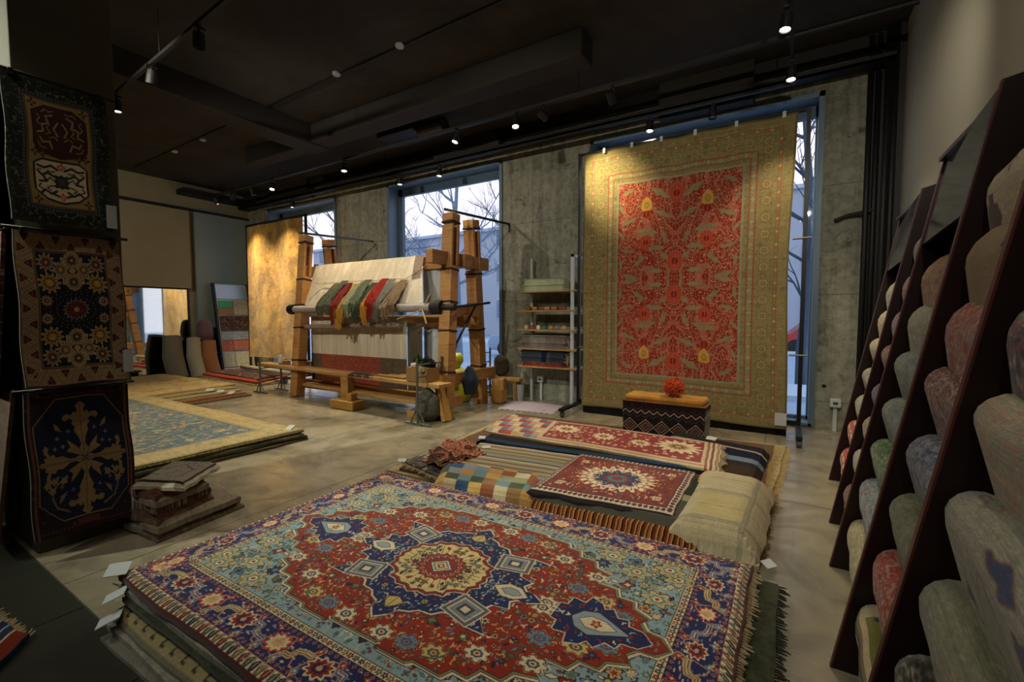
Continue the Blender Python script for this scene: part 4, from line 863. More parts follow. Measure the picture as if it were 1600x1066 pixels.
# near-left: edge of a striped rug on the tiles
rug('striped_rug','navy striped rug with red edge and knotted fringe at the bottom left corner',[(-2.8,.0),(-2.33,.16),(-2.74,.50),(-3.3,.42)],.045,.02,stripes('navy_red_edge',[(1.2,'6e2a1c'),(.2,'b0a88c'),(.8,'2c3448'),(.2,'8a94a0'),(.8,'232c42'),(.2,'9aa0a0'),(2,'2a3348'),(.2,'8a94a0'),(2.5,'232c42')],0,-1.),14,14,.004,fringe='N',tag=None)

# ================================================================== TALL RED CARPET ON ITS STAND
def stand(lab,x0,x1,y,zt,wheels=True):
    t=T('rolling_stand',lab,'stand',((x0+x1)/2,y,0))
    for x in (x0,x1):
        mb=MB(); mb.b2(x-.022,x+.022,y-.022,y+.022,.1,zt); O('post',mb,black,t)
        mb=MB(); mb.b2(x-.03,x+.03,y-.62,y+.42,.09,.13); O('foot',mb,black,t)
        for yy in (y-.56,y+.34):
            mb=MB(); mb.tube([(x-.018,yy,.045),(x+.018,yy,.045)],.045,16); O('wheel',mb,plain('castor_grey','3a3d40','55585a',.4,.2,20,0),t,smooth=False)
            mb=MB(); mb.b2(x-.026,x+.026,yy-.02,yy+.02,.05,.095); O('castor_fork',mb,steel,t)
        for z in (.95,2.3):
            mb=MB(); mb.tube([(x-.12 if x==x1 else x,y-.02,z),(x+.06 if x==x1 else x+.1,y-.02,z)],.012,8); O('peg',mb,steel,t)
    mb=MB(); mb.tube([(x0,y,zt-.02),(x1,y,zt-.02)],.02,10); O('top_rail',mb,black,t); mb=MB(); mb.b2(x0,x1,y+.02,y+.05,.12,.17); O('bottom_rail',mb,black,t)
    return t
YS=6.22
stand('tall black rolling stand carrying the red field carpet',-2.66,.12,YS,3.76)
t=T('wall_carpet','very tall carpet with red vine field and olive gold border hanging on a rolling stand','carpet',(-1.27,YS-.05,.1))
def f(u,v):
    x=-2.58+2.59*u+.02*(1-v)*(.5-u); z=.10+3.62*v+.02*math.sin(u*5)*(1-v)-.015*math.sin(u*math.pi*5)**2*v
    return (x+(.01*math.sin(v*9) if u in (0,1) else 0)-(.03*v*(1-v)*4*u),YS-.06-.05*(1-v)**2+.012*math.sin(u*13+v*2)*(1-v*.5)+.008*math.sin(v*8+u*3),z)
O('pile',surface(f,60,70,lambda p,u,v:p+Vector((0,.016,0))),woven('garden_weave',garden(),tint=.9),t)
mb=MB(); mb.b2(-2.55,.0,YS-.09,YS-.0,.0,.11); O('black_skirt',mb,cloth('black_felt','0b0b0b','17171a',(10,10,10)),t,label='black folded underlay below the carpet')
mb=MB(); mb.box((-.06,YS-.13,.2),(.12,.004,.15)); O('price_tag',mb,pm,t,label='white square tag')
for q in (.12,.27,.42,.58,.76,.95):
    mb=MB(); x=-2.58+2.59*q; mb.box((x,YS-.085,3.71),(.035,.012,.07)); O('clip',mb,white_metal,t,label='white clip')
# golden carpet
YG=6.08
stand('black rolling stand carrying the golden carpet',-11.32,-8.98,YG,3.62)
m,nt,b=new('golden_pile',.6,0,.3); v=noise(nt,1.,scaled(nt,(2.2,2,1.5)),5,.7,.5); v2=noise(nt,1,scaled(nt,(9,9,14)),4)
c=ramp(nt,v,[(.34,'3c290c'),(.44,'74521a'),(.54,'b88c38'),(.66,'dcb458')]); c=mixc(nt,.4,c,ramp(nt,v2,[(.35,'6a4c1a'),(.65,'c49a44')])); nt.links.new(c,b.inputs['Base Color']); b.inputs['Sheen Weight'].default_value=.5; bump(nt,b,noise(nt,150,scaled(nt,(1,1,1))),.4,.005)
gold_m=m
t=T('wall_carpet','plain golden brown carpet hanging on a rolling stand before the far left window','carpet',(-10.15,YG-.05,.42))
def f(u,v): return (-11.24+2.2*u,YG-.06+.015*math.sin(u*12+v*2),.42+3.13*v+.02*math.sin(u*4)*(1-v))
O('pile',surface(f,30,30,lambda p,u,v:p+Vector((0,.016,0))),gold_m,t)
mb=MB(); mb.b2(-11.24,-9.04,YG-.07,YG-.03,3.55,3.6); O('top_band',mb,blk,t)

# bench pouffe and pompom
t=T('kilim_pouffe','box pouffe covered in dark diamond kilim with tan top before the red carpet','pouffe',(-1.2,5.45,0))
bkm=woven('bench_kilim_weave',bench_kilim())
mb=MB(); mb.box((0,0,0),(.92,.36,.41)); 
for i in range(len(mb.v)): x,y,z=mb.v[i]; mb.v[i]=(x*.98 if z<0 else x,y,z)
Mz=Matrix.Rotation(-.02,3,'Z'); mb.v=[tuple(Mz@Vector(v)+Vector((-1.2,5.36,.215))) for v in mb.v]; O('base',mb,bkm,t,bevel=.02)
mb=MB(); mb.box((-1.2,5.36,.455),(.88,.34,.07),Mz); O('seat_cushion',mb,cloth('mustard_velvet','9a6a26','b4843a',(5,5,5)),t,bevel=.03)
mb=MB(); mb.box((-1.2,5.36,.42),(.94,.38,.014),Mz); O('piping',mb,cloth('rust_piping','6a4424','7c5430',(5,5,5)),t,bevel=.006)
R=random.Random(5); mb=MB(); C0=Vector((-1.1,5.3,.6))
mb.sphere(C0,.085,16,10)
for k in range(520):
    d=Vector((R.gauss(0,1),R.gauss(0,1),R.gauss(0,1))).normalized(); s_=Vector((R.gauss(0,.2),R.gauss(0,.2),R.gauss(0,.2))); mb.tube([C0+d*.07,C0+(d+s_*.5).normalized()*R.uniform(.105,.125)],[.006,.0035],3)
O('yarn_ball',mb,cloth('orange_red_yarn','ad3a1c','c25a30',(30,30,30)),category='yarn ball',label='fluffy orange red yarn ball resting on the kilim pouffe')
# ================================================================== LOOM
pine=wood('loom_pine','8f6030','c48e4e'); pine2=wood('loom_pine_cross','9a6430','c48c48',(1.2,9,9)); plank_m=wood('plank_pine','a5763c','c49a5c',(1.2,10,10)); rope=plain('dark_rope','17120e','2a211a',.9,0,40,.2)
warp_m,nt,b=new('warp_threads',.8,0,.2)
wv=noise(nt,1,scaled(nt,(150,150,.8)),3,.6); wv2=noise(nt,1,scaled(nt,(9,9,.7)),4,.6)
c=ramp(nt,wv,[(.3,'9c917c'),(.5,'c4b8a0'),(.7,'ded4be')]); c=mixc(nt,.4,c,ramp(nt,wv2,[(.35,'a1967f'),(.5,'bdb29c'),(.68,'e4dccb')])); nt.links.new(c,b.inputs['Base Color']); bump(nt,b,wv,.5,.006)
loom=T('weaving_loom','large upright timber carpet loom with A-shaped end frames in front of the windows','loom',(-5.9,5.2,0))
XRt,XLt=-4.15,-7.52
def leg(x,y0,yt,zt=2.86,dx=.1):
    a=Vector((x+(.14 if y0<5.3 else -.1),y0,0)); b_=Vector((x,yt,zt)); d=b_-a; w_,dd=.19,.17
    mb=MB(); mb.beam(a,a+d*.74,w_,dd); 
    for s_ in (-1,1): mb.beam(a+d*.74+Vector((0,s_*.062,0)),a+d*.945+Vector((0,s_*.062,0)),w_,.046)
    mb.beam(a+d*.95,b_,w_,dd)
    O('leg',mb,pine,loom,bevel=.008)
    for q in (.22,.42,.56,.72,.955):
        p=a+d*q; mb=MB(); mb.beam(p-d.normalized()*.014,p+d.normalized()*.014,w_+.014,dd+.014); O('rope_tie',mb,rope,loom,bevel=.004)
for x in (XRt,XLt):
    leg(x,4.75,5.10); leg(x,5.93,5.56)
for x in (XRt,XLt):
    s_=1 if x==XRt else -1
    for z,ya,yb,h in ((2.22,4.62 if s_>0 else 4.95,5.95,.19),(1.48,4.95,5.7,.17),(.5,4.9,6.15,.17)):
        mb=MB(); mb.b2(x-.17*0-.14,x-.04,ya,yb,z-h/2,z+h/2) if False else mb.b2(x-.06,x+.06,ya,yb,z-h/2,z+h/2); O('cross_rail',mb,pine,loom,bevel=.008)
# top warp beam, front roller, lower beams
mb=MB(); mb.b2(XLt-.1,XRt+.12,5.24,5.42,2.12,2.32); O('warp_beam',mb,pine2,loom,bevel=.01)
mb=MB(); mb.b2(XLt-.1,XRt+.1,5.24,5.42,1.24,1.42); O('middle_beam',mb,pine2,loom,bevel=.01)
mb=MB(); mb.b2(XLt-.1,XRt+.1,5.0,5.2,.10,.26); O('lower_beam',mb,pine2,loom,bevel=.01)
mb=MB(); mb.tube([(-7.55,4.86,1.53),(-4.3,4.86,1.53)],.062,16); O('front_roller',mb,plain('roller_wrap','a39a92','7a6c68',.8,0,5,.2),loom,smooth=False)
mb=MB(); mb.tube([(-4.3,4.86,1.53),(-4.12,4.86,1.53)],.10,16); mb.tube([(-4.12,4.86,1.53),(-3.9,4.86,1.53)],.045,12); O('roller_end',mb,plain('dark_iron','1e2022','33302c',.5,.6,20,.1),loom)
mb=MB(); mb.tube([(-3.92,4.86,1.53),(-4.05,5.9,1.62)],.02,8); mb.tube([(-4.02,5.5,1.58),(-4.05,5.05,1.0),(-4.02,4.85,.45)],.016,8); mb.tube([(-4.05,5.05,1.0),(-4.0,4.7,.3)],.025,8); O('tension_bar',mb,black,loom,label='black iron tension bar on the right frame')
mb=MB(); mb.tube([(-4.35,4.86,1.72),(-4.45,4.80,1.5),(-4.3,4.72,1.3)],.012,6); mb.tube([(-4.45,4.8,1.5),(-4.9,4.75,1.36)],.008,6); O('cord',mb,cotton,loom)
for x,L_ in ((XRt,1),(XLt,1)):
    mb=MB(); mb.tube([(x,4.95,2.90),(x+.02,YW-.12,2.98),(x+.02,YW-.12,2.84)],.02,8); O('support_rod',mb,black if x==XRt else steel,loom)
mb=MB(); mb.tube([(-7.68,4.86,1.53),(-7.55,4.86,1.53)],.09,16); O('roller_end',mb,black,loom)
# warp sheet, upper: over the beam, sloping forward over the roller
def f(u,v):
    x=-7.42+u*2.60+ (1-v)*(.30*max(0,u-.8)/.2*.9) ; 
    y=5.22-(1-v)*.30+.006*math.sin(u*30); z=1.60+v*.74
    return (x,y,z)
O('warp_sheet',surface(f,60,8,lambda p,u,v:p+Vector((0,.006,0))),warp_m,loom)
spot=woven('spotted_cotton',roll_cloth(91,'9a8c78',['6a3a34','5a4a40','8c7868'],'7c6a5c','ddf',260,(.02,.04)))
def f(u,v): return (-4.95+u*.17+(1-v)*.05,5.205-(1-v)*.14,1.98+v*.36)
O('patterned_wrap',surface(f,8,12,lambda p,u,v:p+Vector((0,.006,0))),spot,loom)
def f(u,v): return (-4.88+u*.52,5.30+.015*math.sin(u*11),.38+v*1.8)
O('rear_warp',surface(f,20,8,lambda p,u,v:p+Vector((0,.006,0))),cloth('grey_warp','8f9499','bfc2c2',(120,120,1)),loom)
def f(u,v): return (-7.50+u*.14,5.12+v*.1,1.5+v*.86)
O('side_selvage',surface(f,6,8,lambda p,u,v:p+Vector((0,.006,0))),cloth('mauve_selvage','6a5654','8a7470',(60,60,1)),loom)
# lower woven part
YL=5.08
mb=surface(lambda u,v:(-7.42+u*2.37,YL+.004*math.sin(u*20),.72+v*.68),60,6,lambda p,u,v:p+Vector((0,.008,0))); O('lower_warp',mb,warp_m,loom)
def wov():
    R=np.random.default_rng(44); c=Cv(2.4,.5,420,'5c4c3a'); c.scatter(R,300,['5c4c3a'],['7a6a50','6a5a44'],.012,.03,(-1.2,1.2,-.25,.25),'4c3e30'); c.rect(-.90,-.25,.62,.25,'8c3a26'); c.scatter(R,2600,['8c3a26'],['b06a4c','7a2a1c','a0583c','8c7458'],.007,.018,(-.88,.6,-.25,.25),'7a2e1e','ffl'); 
    for x in (-.92,.64,.9,-1.05): c.rect(x-.008,-.25,x+.008,.25,'4a3a2c')
    return c.worn(R,.06,.03)
mb=surface(lambda u,v:(-7.42+u*2.37,YL-.004+.004*math.sin(u*20),.24+v*.5),50,4,lambda p,u,v:p+Vector((0,.014,0))); O('woven_rug',mb,woven('loom_rug_weave',wov()),loom,label='freshly woven red patterned strip')
mb=surface(lambda u,v:(-5.04+u*.30,YL+.02,.2+v*1.1),8,4,lambda p,u,v:p+Vector((0,.01,0))); O('brown_side_cloth',mb,cloth('brown_side','3f382d','5c5243',(50,50,2)),loom)
for a,bb,z in (((-7.45),(-6.18),1.22),(-6.32,-5.06,1.25)):
    mb=MB(); mb.tube([(a,4.93,z),(bb,4.93,z+.02)],.042,14); sr=O('shed_rod',mb,spot,loom,smooth=False); mb=MB(); mb.tube([(bb,4.93,z+.02),(bb+.012,4.93,z+.02)],.036,14); O('rod_end',mb,white_metal,sr)
# hanks of yarn hanging over the roller
hk=[('5c5f4c','55483a','grey green and brown',-6.86,.10),('565c4c','454c3e','dark moss green',-6.68,.07),('7c2a22','5c1a18','crimson',-6.50,.07),('a07a30','b58a38','ochre yellow',-6.30,.09),('74785f','82866e','pale sage',-6.12,.07),('50563f','5c6450','moss green',-5.97,.08),('3f4636','2f3828','dark olive',-5.82,.08),('b07a30','a06a24','mustard',-5.64,.06),('8a261c','6c1a16','bright red',-5.52,.09),('5a5a4e','6a6a5c','ash grey',-5.36,.07),('6c5c4a','84725c','grey brown',-5.2,.09),('7a6448','5c4a38','light brown',-5.05,.08)]
for k,(c1,c2,nm,x,w_) in enumerate(hk):
    R=random.Random(k+3); mb=MB(); zt=1.97+.035*math.sin(k*1.7); L_=R.uniform(.5,.78); lean=-.16 if k<9 else -.02
    x+=.04; lm=.14
    w_*=1.15; lean=-.09 if k<9 else -.02; x=-5.02+(x+5.02)*.86
    for s_ in range(38):
        u=R.uniform(-1,1); p=[]; sw=R.uniform(-.09,.09); ph=R.uniform(0,6)
        Ls=L_*R.uniform(.78,1.05)
        for j in range(8):
            q=j/7; z=zt-q*Ls; yf=5.07-.30*min(1,(zt-z)/.4)+R.uniform(-.006,.006); yf=max(yf,4.765); yf-=.02+.02*R.random()
            p.append((x+lean*q+u*w_*(.45+.55*math.sin(q*2.7+.3))+.022*math.sin(ph+q*8)+sw*.6*q*q+.02*math.sin(k*2.1+q*5),yf-.03*math.sin(q*3.1),z))
        mb.tube(p,[.004]+[.010]*6+[.007],4)
    O('yarn_hank',mb,cloth('yarn_'+nm.replace(' ','_'),c1,c2,(60,60,8)),category='yarn',label=nm+' hank of yarn hanging over the front roller of the loom',group='hanks of yarn on the loom',smooth=False)
mb=MB(); mb.tube([(-7.2,5.0,2.0)]+[(-7.0+.2*i,5.04+.01*math.sin(i),1.985+.006*math.sin(i*1.7)) for i in range(11)]+[(-4.75,5.12,2.12),(-4.3,5.0,2.3)],.006,5); O('string',mb,cotton,loom)

# ================================================================== WEAVERS' BENCH ON TRESTLES
def trestle(x,y,lab,w_=.42,h=.95):
    t=T('steel_trestle',lab,'trestle',(x,y,0),'grey steel trestles under the weavers plank')
    for dy in (-w_/2,w_/2):
        mb=MB(); mb.tube([(x,y+dy,.03),(x,y+dy,h)],.016,8); O('upright',mb,steel,t)
        mb=MB(); mb.tube([(x-.22,y+dy,.02),(x+.22,y+dy,.02)],.014,8); mb.tube([(x-.12,y+dy,.03),(x,y+dy,.24),(x+.12,y+dy,.03)],.010,6); O('foot',mb,steel,t)
    mb=MB()
    for z in (.14,.30,.46,.62,.78,.92):
        if z<h: mb.tube([(x,y-w_/2,z),(x,y+w_/2,z)],.010,6)
    O('rungs',mb,steel,t)
    return t
trestle(-8.2,4.76,'low grey steel trestle under the left end of the weavers plank',.40,.62)
trestle(-4.05,4.50,'tall grey steel trestle at the right end of the weavers plank',.48,.86)
trestle(-4.45,6.3,'grey steel trestle behind the loom near the window pier',.40,.86)
bt=T('long_plank','long wooden plank seat running in front of the loom','plank',(-6,4.7,.45))
mb=MB(); mb.beam((-8.6,4.86,.50),(-3.8,4.52,.50),.24,.055,(0,1,0)); O('board',mb,plank_m,bt,bevel=.008)
bt=T('long_plank','thinner lower plank lying in front of the loom','plank',(-5.2,4.7,.22))
mb=MB(); mb.beam((-7.4,4.92,.20),(-4.0,4.52,.24),.2,.05,(0,1,0)); O('board',mb,plank_m,bt,bevel=.008)
t=T('timber_block','yellow pine blocks and a post propping up the long plank','block',(-5.75,4.5,0)); wb=wood('yellow_pine','ad7e36','c79a4c',(2,8,8))
mb=MB(); mb.box((-5.72,4.5,.07),(.52,.24,.13)); O('base_block',mb,wb,t,bevel=.008); mb=MB(); mb.box((-5.86,4.62,.30),(.17,.13,.34)); O('post',mb,plank_m,t,bevel=.008); mb=MB(); mb.box((-5.62,4.5,.19),(.12,.12,.11)); O('small_block',mb,wb,t,bevel=.008)
mb=MB(); mb.box((-4.35,4.62,.05),(.34,.16,.10)); O('timber_offcut',mb,wb,category='block',label='short timber offcut on the floor under the right plank end',bevel=.008)
rug('small_cloth','small brown cloth with pale fringe lying on the long plank',[(-5.75,4.53),(-5.15,4.49),(-5.15,4.70),(-5.75,4.75)],.552,.02,dkw,10,6,.006,None,droop=.03,fringe='WE',cat='cloth')
t=T('resting_slat','thin wooden slats lying on the long plank','slat',(-4.7,4.6,.53))
for k in range(3): mb=MB(); mb.box((-4.85+.22*k,4.58+.03*k,.548+.012*k),(.62,.06,.012),Matrix.Rotation(.05*k-.1,3,'Z')); O('slat',mb,plank_m,t)
t=T('white_jug','small white jug standing on the left end of the long plank','jug',(-7.9,4.8,.53)); mb=MB(); mb.lathe([(.04,.53),(.055,.56),(.05,.62),(.03,.66),(.036,.70)],(-7.95,4.82,0),14); O('jug_body',mb,white_metal,t,smooth=True); mb=MB(); mb.tube([(-7.9,4.82,.66),(-7.86,4.82,.63),(-7.9,4.82,.57)],.007,6); O('handle',mb,white_metal,t)
t=T('yellow_trestle_toy','small yellow wooden stool standing on the plank beside the white jug','stool',(-7.75,4.8,.53)); mb=MB(); mb.box((-7.75,4.8,.6),(.16,.08,.015)); O('seat',mb,plank_m,t)
for q in (-.06,.06): mb=MB(); mb.box((-7.75+q,4.8,.565),(.015,.07,.07)); O('leg',mb,plank_m,t)
# sacks, bags and yarn basket at the right end
def blob(name,lab,cat,c,s,mat,seed,extra=None,n=20,m=14,lump=.08):
    mb=MB(); R=random.Random(seed); ph=[R.uniform(0,6) for _ in range(6)]; mb.sphere((0,0,0),1,n,m)
    V=[]
    for x,y,z in mb.v:
        k=1+lump*(math.sin(5*x+ph[0])+math.sin(6*y+ph[1])+math.sin(7*z+ph[2])+.7*math.sin(11*(x+y)+ph[3]))*.5
        zz=max(z*k,-.82); V.append((c[0]+x*k*s[0],c[1]+y*k*s[1],c[2]+(zz+.82)*s[2]))
    mb.v=V
    t=T(name,lab,cat,c); O('body',mb,mat,t,smooth=True)
    if extra: extra(t)
    return t
blob('rubbish_bag','bright yellow green plastic bag knotted at the top behind the loom frame','bag',(-4.62,5.85,0),(.30,.26,.30),plain('yellow_plastic','b8c030','d0c840',.35,0,6,.3),4,
     lambda t:O('knot',MB().lathe([(.09,.44),(.05,.52),(.035,.56),(.09,.64),(.10,.74),(.06,.80)],(-4.66,5.85,0),12),plain('yellow_plastic2','b8c030','d0c840',.35,0,6,.3),t,smooth=True))
blob('grey_sack','crumpled grey sack standing under the tall trestle','sack',(-4.12,4.52,0),(.19,.17,.24),cloth('grey_sack_cloth','4a4a42','66665a',(8,8,8)),7,lump=.12)
blob('dark_sack','dark blue grey bag hanging against the right loom leg','bag',(-4.02,5.35,.25),(.12,.14,.22),cloth('blue_sack_cloth','1f2733','2f3a4a',(8,8,8)),9)
t=T('yarn_basket','cardboard box with dark and green yarn scraps on the trestle','box',(-4.15,4.62,.53)); mb=MB(); mb.b2(-4.4,-4.02,4.42,4.66,.53,.72); O('box_body',mb,plain('cardboard','7a5a34','8c6a40',.85,0,10,.1),t)
for k,(cc,x,y,z,r_) in enumerate((('14150f',-4.2,4.6,.78,.085),('1c3a1c',-4.42,4.66,.80,.06),('d0c8c0',-4.3,4.46,.74,.035),('b8a890',-4.1,4.40,.70,.04),('101010',-4.08,4.56,.76,.07))):
    R=random.Random(k); mb=MB(); mb.sphere((x,y,z),r_*.7,10,7)
    for j in range(60):
        d=Vector((R.gauss(0,1),R.gauss(0,1),R.gauss(0,1))).normalized(); d2=Vector((-d.y,d.x,.3)).normalized(); p=Vector((x,y,z)); mb.tube([p+d*r_*.7-d2*.02,p+d*r_,p+d*r_*.75+d2*.03],.005,3)
    O('yarn_scrap',mb,cloth('scrap_'+cc,cc,cc,(10,10,10)),category='yarn',label=['black yarn scraps in the box on the trestle','green yarn scraps beside the box on the trestle','white yarn bobbin in the trestle box','beige yarn bobbin at the front of the trestle box','smaller black yarn clump in the trestle box'][k],group='yarn scraps by the trestle')
mb=MB(); mb.beam((-3.86,4.62,0),(-4.08,4.68,.62),.16,.06,(0,1,0)); O('leaning_offcut',mb,wb,category='timber',label='tapered timber offcut leaning at the foot of the right loom leg',bevel=.01)
t=T('timber_block','pale pine blocks wedged at the rear foot of the right loom frame','block',(-4.1,6.05,0))
for k,(z,s_) in enumerate(((.12,.24),(.31,.2))): mb=MB(); mb.box((-4.0,6.1,z),(.2,.2,s_*.9),Matrix.Rotation(.3*k,3,'Z')); O('block',mb,wb,t,bevel=.01)
t=T('wooden_stool','plain wooden plank stool beside the window pier','stool',(-3.95,6.45,0)); mb=MB(); mb.box((-4.05,6.4,.36),(.62,.2,.05)); O('seat',mb,plank_m,t,bevel=.006)
for q in (-.22,.22): mb=MB(); mb.box((-4.05+q,6.4,.17),(.04,.16,.33)); O('leg',mb,pine,t)
blob('folded_jacket','dark grey brown bundle resting on the stool against the pier','bundle',(-4.22,6.5,.39),(.14,.12,.2),cloth('jacket_cloth','3a3632','55504a',(6,6,6)),12)
t=T('white_bucket','small white pedal bin with lid open beside the stool','bin',(-3.86,6.5,0)); mb=MB(); mb.lathe([(.085,0),(.10,.27),(.105,.28)],(-3.84,6.45,0),20); O('bin_body',mb,white_metal,t,smooth=False); mb=MB(); mb.lathe([(.1,0),(.1,.012),(.06,.03)],(-3.76,6.5,.38),20,Matrix.Rotation(1.3,3,'Y')); O('lid',mb,plain('cream_lid','a8a68a','98967c',.5,0,5,0),t)
rug('zigzag_mat','small red and white zigzag mat on the floor below the narrow shelf',[(-3.75,5.65),(-2.85,5.75),(-3.0,6.45),(-3.85,6.4)],.012,.01,woven('zigzag_weave',(lambda c:([c.line([(-.5+.05*i,-.45+.06*j+(.03 if i%2 else 0)) for i in range(21)],.02,'8c5a64') for j in range(16)],c.worn(np.random.default_rng(2)))[-1])(Cv(1.,.9,160,'b9bcc6'))),14,10,.002,None,cat='mat')

# ================================================================== NARROW SHELF
t=T('shelf_unit','narrow white post shelf with five thin wooden boards on the concrete pier','shelf',(-3.3,6.4,0))
SX0,SX1,SY0,SY1=-3.62,-2.86,6.18,6.58
mb=MB(); mb.b2(-3.70,-3.66,6.60,6.64,0,2.36); O('post',mb,white_metal,t); mb=MB(); mb.b2(-2.80,-2.76,6.22,6.26,0,2.33); O('post',mb,white_metal,t)
mb=MB(); mb.b2(-2.80,-2.76,6.22,6.72,2.29,2.33); O('top_bracket',mb,white_metal,t)
sh_m=wood('shelf_oak','a07a44','bd985c',(2,8,8)); SZ=[.62,.90,1.20,1.50,1.80]
for z in SZ: mb=MB(); mb.b2(-3.72,-2.70,6.2,6.6,z-.022,z); O('shelf_board',mb,sh_m,t,bevel=.003)
def fold(lab,x0,x1,z0,n,h,mat,fringe=True,grp='folded blankets on the narrow shelf'):
    t=T('folded_blanket',lab,'blanket',((x0+x1)/2,6.38,z0),grp)
    for k in range(n):
        hh=h/n
        def f(u,v,k=k): return (x0+(x1-x0)*u+.012*math.sin(v*7+k),6.22+.34*v,z0+hh*(k+1)-.012*(2*abs(v-.5))**6-.008*(2*abs(u-.5))**8+.003*math.sin(u*8+k))
        O('fold',surface(f,14,10,hh*.92),mat,t,smooth=True,bevel=.018)
    if fringe:
        mb=MB(); R=random.Random(int(z0*99))
        for k in range(46): y=6.22+.34*R.random(); z=z0+h*R.random(); mb.tube([(x1,y,z),(x1+.05,y,z-.02),(x1+.07,y,z-.07)],.004,3)
        O('fringe',mb,cotton,t,kind='stuff')
fold('pale green checked blankets folded on the top shelf board',-3.62,-2.92,1.80,2,.20,cloth('pale_green_wool','93a084','a8ae8c',(10,10,10)))
fold('pale cream blanket folded beneath the green one on the top board',-3.68,-2.9,1.80,1,.06,cloth('pale_cream_wool','a8ad90','bcc0a4',(10,10,10))) if False else None
fold('mauve grey blanket folded on the fourth board of the narrow shelf',-3.66,-2.90,.90,2,.21,cloth('mauve_wool','6a625e','7f7670',(10,10,10)))
fold('slate blue blanket with dark band on the lowest board',-3.66,-2.92,.70,2,.16,stripes('slate_band',[(2,'3b444c'),(.5,'16263c'),(.3,'4a545c'),(1.2,'3b444c')],0,1.))
fold('rust red blanket lying lowest on the narrow shelf',-3.64,-2.94,.62,1,.08,cloth('rust_wool','7c3426','94483a',(10,10,10)),False)
cs=['8a4a20','a0622c','6a3824','b07a50','9c6a30','7a4028']
for k in range(6):
    mb=MB(); x=-3.55+.115*k; mb.box((x,6.32,1.50+.03),(.10,.14,.055),Matrix.Rotation(.2*(k%3-1),3,'Z')); O('leather_purse',mb,plain('leather_'+cs[k],cs[k],cs[k],.6,0,20,.1),category='purse',label=['tan','brown','dark brown','pinkish brown','ochre','rust'][k]+' small folded textile pouch in the row on the second board',group='small pouches on the shelf',bevel=.012)
cs=['c8c0a0','a83a30','d0c8b8','3a6a5a','b09040','8a8a90','c0a070']
nm=['cream','red','white','teal','ochre','grey','sand']
for k in range(7):
    mb=MB(); x=-3.6+.11*k; mb.lathe([(.028,0),(.035,.02),(.03,.05),(.035,.065)],(x,6.30,1.20),10); O('yarn_bobbin',mb,plain('bobbin_'+cs[k],cs[k],cs[k],.8,0,20,.2),category='bobbin',label=nm[k]+' little yarn bobbin in the row on the third board',group='bobbins on the shelf')

# ================================================================== CARPET RACK ALONG THE RIGHT WALL
rk=plain('dark_maroon_board','150808','1f0d0d',.38,0,2,.03,.35); rkl=plain('maroon_edge','3c1a1a','4a2422',.4,0,5,0)
gloss,nt,b=new('glossy_grey_board',.07,.15,.8); nt.links.new(mixc(nt,noise(nt,1.5,scaled(nt,(1,1,1))),lin('3e444e'),lin('4a515c')),b.inputs['Base Color'])
rack=T('carpet_rack','long dark maroon rack with slanted side boards filled with folded rugs along the right wall','rack',(.6,3,0))
PY=[4.67,3.68,3.03,2.142,1.50,.62]
bx=lambda y:.058*y+.055
SL=.182
for i,y in enumerate(PY):
    x0=bx(y); mb=MB(); mb.prism([(x0,y,0),(x0+SL*2.18,y,2.18),(.985,y,2.27),(.985,y,0)],(0,.022,0)); sp=O('side_panel',mb,rk,rack)
    mb=MB(); mb.beam((x0-.001,y+.011,0),(x0+SL*2.18-.001,y+.011,2.18),.006,.024,(1,0,0)); O('edge_strip',mb,rkl,sp)
LV=[.33+.2245*k for k in range(8)]
dirv=Vector((.25,0,-.968))
for i in range(5):
    ya,yb=PY[i+1]+.022,PY[i]; x0=(bx(ya)+bx(yb))/2
    if i in(0,2):
        a,b_=bx(ya),bx(yb); mb=MB(); z0,z1=1.76,2.18; mb.add([(a+SL*z0+.004,ya,z0),(b_+SL*z0+.004,yb,z0),(b_+SL*z1+.004,yb,z1),(a+SL*z1+.004,ya,z1)]+[(a+SL*z0+.024,ya,z0),(b_+SL*z0+.024,yb,z0),(b_+SL*z1+.024,yb,z1),(a+SL*z1+.024,ya,z1)],[(0,3,2,1),(4,5,6,7),(0,1,5,4),(2,3,7,6),(1,2,6,5),(0,4,7,3)]); O('header_board',mb,gloss,rack,label='glossy grey header board')
        mb=MB(); mb.b2((a+b_)/2+SL*2.18,.98,ya,yb,2.16,2.18); O('top_board',mb,rk,rack)
    for k,z in enumerate(LV):
        if i in(0,2) and k>6: continue
        p=Vector(((bx(ya)+bx(yb))/2+SL*z+.09,0,z-.08)); q=p+dirv*.42; mb=MB()
        mb.beam((p.x+.10,(ya+yb)/2,p.z-.02),(q.x+.10,(ya+yb)/2,q.z-.02),.012,yb-ya,(.954,0,.3)); O('divider',mb,rk,rack)
mb=MB(); mb.b2(.975,.99,PY[-1],PY[0],0,2.2); O('back_board',mb,rk,rack)
